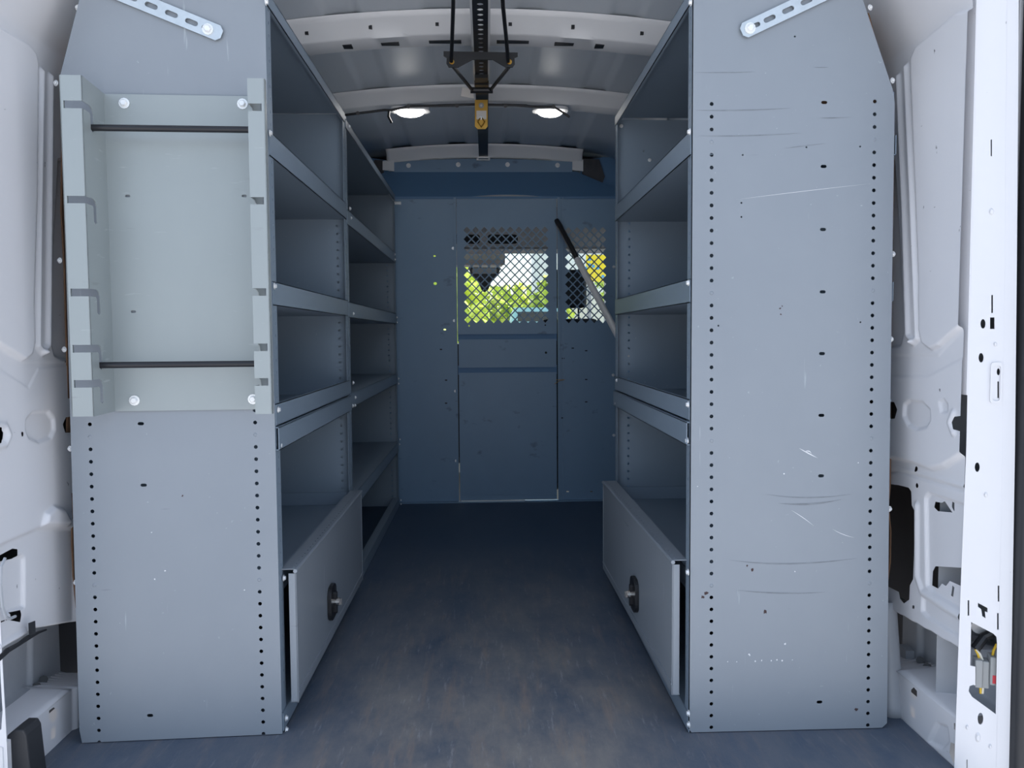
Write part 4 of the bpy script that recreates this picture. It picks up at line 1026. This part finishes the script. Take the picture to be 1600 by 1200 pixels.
# ================================================================== CAB AND OUTSIDE
HEADL = mat('grey_headliner', (0.30, 0.30, 0.31), 0.9, 0, 0.1)
BWHITE_BODY = mat('white_outer_paint', (0.74, 0.74, 0.76), 0.3)
DASH = mat('dark_cab_plastic', (0.03, 0.032, 0.036), 0.6)
SEAT = mat('black_seat_vinyl', (0.012, 0.014, 0.02), 0.6)
GLASS = bpy.data.materials.new('clear_glass'); GLASS.use_nodes = True
gt = GLASS.node_tree; gt.nodes.clear()
go = gt.nodes.new('ShaderNodeOutputMaterial'); gm = gt.nodes.new('ShaderNodeMixShader'); ga = gt.nodes.new('ShaderNodeBsdfTransparent'); gg = gt.nodes.new('ShaderNodeBsdfGlossy'); gf = None
gg.inputs['Roughness'].default_value = 0.02; ga.inputs[0].default_value = (0.93, 0.97, 0.95, 1)
gm.inputs[0].default_value = 0.06; gt.links.new(ga.outputs[0], gm.inputs[1]); gt.links.new(gg.outputs[0], gm.inputs[2]); gt.links.new(gm.outputs[0], go.inputs[0])
# cab shell
def st_(name, data, mt, label): return prop(obj(name, data, mt), label, kind='structure')
st_('trim_27', merge(box(-1.10, 1.14, 1.25, 5.30, 1.90, 1.92), box(-1.12, -1.10, 1.25, 4.25, -0.3, 1.92), box(1.12, 1.14, 1.25, 4.15, -0.3, 1.92),
      box(-1.12, -1.06, 4.25, 5.5, 1.45, 1.92), box(1.10, 1.14, 4.15, 5.5, 1.45, 1.92), box(-1.10, 1.14, 5.27, 5.30, 1.44, 1.92)), BWHITE_BODY, 'white outer body shell of the van')
st_('trim_28', merge(box(XL - 0.2, PLL.O.x + 0.08, 1.405, 1.415, -0.3, 1.92), box(pc.x, 1.12, 1.40, 1.41, -0.3, 1.92), box(-1.10, 1.12, 1.25, 1.36, 1.80, 1.92)), BWHITE_BODY, 'white rear door frame of the van')
st_('trim_16', box(-1.0, 1.06, 3.88, 6.2, -0.10, -0.04), DASH, 'dark cab floor')
st_('trim_17', box(-1.0, 1.06, 4.10, 5.22, 1.66, 1.70), HEADL, 'grey cab headliner')
st_('trim_18', merge(box(-1.06, -1.0, 3.88, 6.2, -0.1, 0.75), box(-1.06, -1.0, 3.88, 4.25, 0.75, 1.70)), HEADL, 'left cab door')
st_('trim_19', merge(box(1.06, 1.10, 3.88, 6.2, -0.1, 0.70), box(1.04, 1.10, 3.88, 4.15, 0.70, 1.70), box(1.02, 1.10, 4.1, 5.3, 1.42, 1.70)), HEADL, 'right cab door')
st_('trim_20', box(-1.0, 1.06, 5.55, 6.2, -0.05, 0.78), DASH, 'dark dashboard')
fz0, fz1 = atY(790, 388, 5.0).z, atY(790, 348, 5.0).z
FS = Plane((0, 5.0, 0), (1, 0, 0), (0, 0, 1))
def fr(x0, y0, x1, y1, r=0.02): a, b = FS.px(x0, y1), FS.px(x1, y0); return rrect(a[0], a[1], b[0], b[1], r)
st_('trim_21', plate(FS, [(-0.9, fz0), (0.95, fz0), (0.95, 1.68), (-0.9, 1.68)], [fr(700, 366, 750, 381), fr(762, 366, 809, 381)], 0.02), HEADL, 'grey overhead shelf with two dark pockets')
st_('trim_22', box(-0.9, 0.95, 5.08, 5.1, fz0, 1.68), DASH, 'dark back of the overhead shelf')
# lower edge of headliner over the windscreen
q = [(-0.9, fz0 + 0.01), (0.95, fz0 + 0.01)]
hw0 = atY(800, 396, 5.25).z
st_('trim_23', box(-0.95, 1.02, 5.0, 5.27, hw0, fz0 + 0.004), HEADL, 'grey headliner edge above the windscreen')
# A-pillars
for nm, x, lb in (('trim_24', -0.98, 'left windscreen pillar'), ('trim_25', 0.98, 'right windscreen pillar')):
    st_(nm, tube([(x * 0.93, 5.25, 1.52), (x, 5.8, 1.05), (x * 1.02, 6.2, 0.7)], 0.05, 10), HEADL, lb)
w1 = obj('window_1', ([(-0.93, 5.27, hw0), (0.93, 5.27, hw0), (1.0, 6.2, 0.74), (-1.0, 6.2, 0.74)], [(0, 1, 2, 3)]), GLASS)
w1.modifiers.new('thickness', 'SOLIDIFY').thickness = 0.004
prop(w1, 'clear raked windscreen glass', kind='structure')
w2 = obj('window_2', box(1.075, 1.08, 4.15, 5.4, 0.70, 1.45), GLASS); prop(w2, 'clear passenger door glass', kind='structure')
# sun visor
a, b = atY(722, 415, 5.12), atY(788, 394, 5.12)
VIS = mat('grey_brown_visor', (0.30, 0.275, 0.27), 0.9, 0, 0.1)
vz = Plane((0, 5.12, 0), (1, 0, 0), (0, 0.15, 1))
vis = thing('sun_visor', 'folded grey sun visor above the windscreen', 'sun visor', (0.5*(a.x+b.x), 5.12, b.z))
obj('flap', plate(vz, rrect(*vz.px(695, 414), *vz.px(789, 394), 0.015), (), 0.02), VIS, vis)
obj('edge_trim', plate(vz, rrect(*vz.px(697, 416.5), *vz.px(785, 413.5), 0.004), (), 0.016), PAPER, vis)
# mirror and sensor housing
mh = thing('mirror_housing', 'dark mirror and sensor housing high on the windscreen', 'mirror', tuple(atY(757, 440, 5.35)))
MP = Plane((0, 5.35, 0), (1, 0, 0), (0, 0, 1))
bevel(obj('housing', plate(MP, MP.pxs([(731, 417), (783, 417), (780, 426), (768, 440), (763, 452), (757, 457), (752, 452), (747, 440), (735, 427)])[::-1], (), 0.06), DASH, mh), 0.008)
bevel(obj('mirror', plate(MP, rrect(*MP.px(738, 428), *MP.px(776, 419), 0.015), (), 0.01, 0.02), PLUG, mh), 0.003)
obj('camera_eye', tube([MP.w(*MP.px(757, 444), 0.0), MP.w(*MP.px(757, 444), 0.015)], 0.02, 14), BLACK, mh)
# passenger seat
ys_ = 4.45
pc_ = atY(845, 498, ys_), atY(937, 498, ys_)
seat = thing('car_seat', 'black passenger seat with headrest behind the mesh', 'seat', (0.48, ys_, -0.04))
sb = obj('seat_back', box(pc_[0].x, pc_[1].x, ys_, ys_ + 0.14, 0.25, pc_[0].z), SEAT, seat); bevel(sb, 0.035, 3)
bevel(obj('seat_cushion', box(pc_[0].x - 0.02, pc_[1].x + 0.02, ys_ + 0.05, ys_ + 0.6, 0.10, 0.27), SEAT, seat), 0.04, 3)
bevel(obj('seat_base', box(pc_[0].x + 0.03, pc_[1].x - 0.03, ys_ + 0.08, ys_ + 0.5, -0.04, 0.11), DASH, seat), 0.01)
h0, h1 = atY(862, 481, ys_), atY(918.5, 420, ys_)
bevel(obj('headrest', box(h0.x, h1.x, ys_ + 0.02, ys_ + 0.12, h0.z, h1.z), SEAT, seat), 0.03, 4)
for x in (878, 904): p = atY(x, 490, ys_ + 0.07); obj('headrest_post', tube([(p.x, p.y, pc_[0].z - 0.02), (p.x, p.y, h0.z + 0.01)], 0.006, 8), ROD, seat)

# ------------------------------------------------------------------ outside
ASPH = mat('sunlit_concrete_ground', (0.46, 0.455, 0.46), 0.9, 0, 0.2, (0.40, 0.395, 0.40), 0.6, (0.8, 0.8, 0.8))
gd = obj('floor', box(-60, 60, -40, 90, -0.80, -0.72), ASPH); gd.name = 'trim_26'; prop(gd, 'pale ground outside the van', kind='structure')
LEAF = mat('sunlit_leaf', (0.42, 0.58, 0.10), 0.55, 0, 0.3, (0.80, 0.82, 0.16), 0.9, (1.5, 1.5, 1.5))
lb = LEAF.node_tree.nodes['Principled BSDF']; lb.inputs['Transmission Weight'].default_value = 0.0
BARK = mat('brown_bark', (0.10, 0.07, 0.05), 0.9)
def bush(x, y, z0, rx, ry, rz, n, label, name='shrub', leaf=0.16):
    t = thing(name, label, 'shrub', (x, y, -0.72))
    c = rng.normal(size=(n, 3)); c /= np.linalg.norm(c, axis=1)[:, None]; rr = rng.uniform(0.55, 1.0, n)[:, None]
    c = c * rr * np.array([rx, ry, rz]) + np.array([x, y, z0])
    c = c[c[:, 2] > -0.68]; n = len(c)
    A = rng.normal(size=(n, 3)); A /= np.linalg.norm(A, axis=1)[:, None]
    Bv = np.cross(A, rng.normal(size=(n, 3))); Bv /= np.linalg.norm(Bv, axis=1)[:, None]
    s = leaf * rng.uniform(0.6, 1.3, n)[:, None]
    V = np.concatenate([c - A*s, c + Bv*s*0.45, c + A*s, c - Bv*s*0.45], 1).reshape(-1, 3)
    obj('foliage', (V.tolist(), [(4*i, 4*i+1, 4*i+2, 4*i+3) for i in range(n)]), LEAF, t)
    obj('trunk', tube([(x, y, -0.72), (x, y, z0)], [0.08, 0.05], 8), BARK, t)
    return t
bush(-1.3, 12.0, 0.75, 1.5, 1.2, 1.6, 2800, 'tall yellow-green shrub seen through the left of the door mesh')
bush(0.75, 21.0, 0.75, 1.55, 1.2, 1.5, 2600, 'round lime green shrub seen through the middle of the door mesh')
bush(1.45, 17.0, 1.0, 0.5, 0.5, 1.3, 900, 'slim green shrub beside the pale building')
bush(2.05, 12.0, 1.65, 0.35, 0.4, 0.35, 400, 'small light green shrub top above the headrest', leaf=0.08)
# pale building with yellow and blue sign
CREAM = mat('cream_render', (0.78, 0.73, 0.66), 0.9, 0, 0.1)
BWHITE = mat('white_render', (0.82, 0.82, 0.82), 0.9, 0, 0.1)
SKYB = mat('pale_blue_paint', (0.30, 0.55, 0.62), 0.4)
SIGNY = mat('yellow_sign', (0.85, 0.66, 0.02), 0.5); SIGNB = mat('blue_sign', (0.10, 0.35, 0.62), 0.5)
bd = thing('building', 'pale building with cream base beyond the windscreen', 'building', (3.2, 18.5, -0.72))
obj('base', box(1.10, 6.5, 18.2, 19.5, -0.72, atY(840, 465, 18.2).z), CREAM, bd)
obj('wall', box(1.14, 6.4, 18.3, 19.4, atY(840, 465, 18.2).z, 3.6), BWHITE, bd)
obj('roof', box(1.0, 6.6, 18.1, 19.6, 3.6, 3.75), HEADL, bd)
sg = thing('sign_board', 'yellow board with blue squares above the headrest', 'sign', tuple(atY(932, 430, 11.0)))
SGP = Plane((0, 11.0, 0), (1, 0, 0), (0, 0, 1))
obj('board', plate(SGP, [SGP.px(*p) for p in ((916, 440), (952, 440), (952, 398), (916, 398))], (), 0.05), SIGNY, sg)
for x, y in ((921, 405), (921, 414), (927, 416), (934, 419), (942, 432), (915, 419)):
    a = SGP.px(x, y); obj('blue_square', plate(SGP, [(a[0]-0.02, a[1]-0.02), (a[0]+0.02, a[1]-0.02), (a[0]+0.02, a[1]+0.02), (a[0]-0.02, a[1]+0.02)], (), 0.004, 0.004), SIGNB, sg)
for x in (921, 947): p = atY(x, 436, 11.02); obj('post', tube([(p.x, 11.03, -0.72), (p.x, 11.03, p.z)], 0.03, 8), HEADL, sg)
# pale blue parked van
bv = thing('parked_van', 'pale blue parked van behind the lime shrub', 'van', (0.95, 12.6, -0.72))
VP_ = Plane((0, 12.0, 0), (1, 0, 0), (0, 0, 1))
x0, x1 = VP_.px(793, 500)[0], VP_.px(846, 500)[0]; zt2 = VP_.px(815, 480)[1]
bevel(obj('body', box(x0, x1 + 0.5, 12.0, 15.5, -0.45, zt2 - 0.25), SKYB, bv), 0.05, 3)
cabv = [(x0 + 0.05, 12.05), (x1 + 0.45, 12.05), (x1 + 0.40, 15.4), (x0 + 0.1, 15.4)]
v = [(a, b, zt2 - 0.28) for a, b in cabv] + [(a + (0.06 if i in (0, 3) else -0.06), b + (0.12 if i < 2 else -0.1), zt2) for i, (a, b) in enumerate(cabv)]
obj('cabin', (v, [(0, 3, 2, 1), (4, 5, 6, 7), (0, 1, 5, 4), (1, 2, 6, 5), (2, 3, 7, 6), (3, 0, 4, 7)]), SKYB, bv)
obj('rear_window', box(x0 + 0.16, x1 + 0.34, 12.045, 12.06, zt2 - 0.22, zt2 - 0.07), DASH, bv)
for xx in (x0 + 0.02, x1 + 0.30):
    for yy in (12.6, 14.8): obj('wheel', tube([(xx, yy, -0.44), (xx + 0.18, yy, -0.44)], 0.28, 20), RUBBER_AND_SHADE, bv)
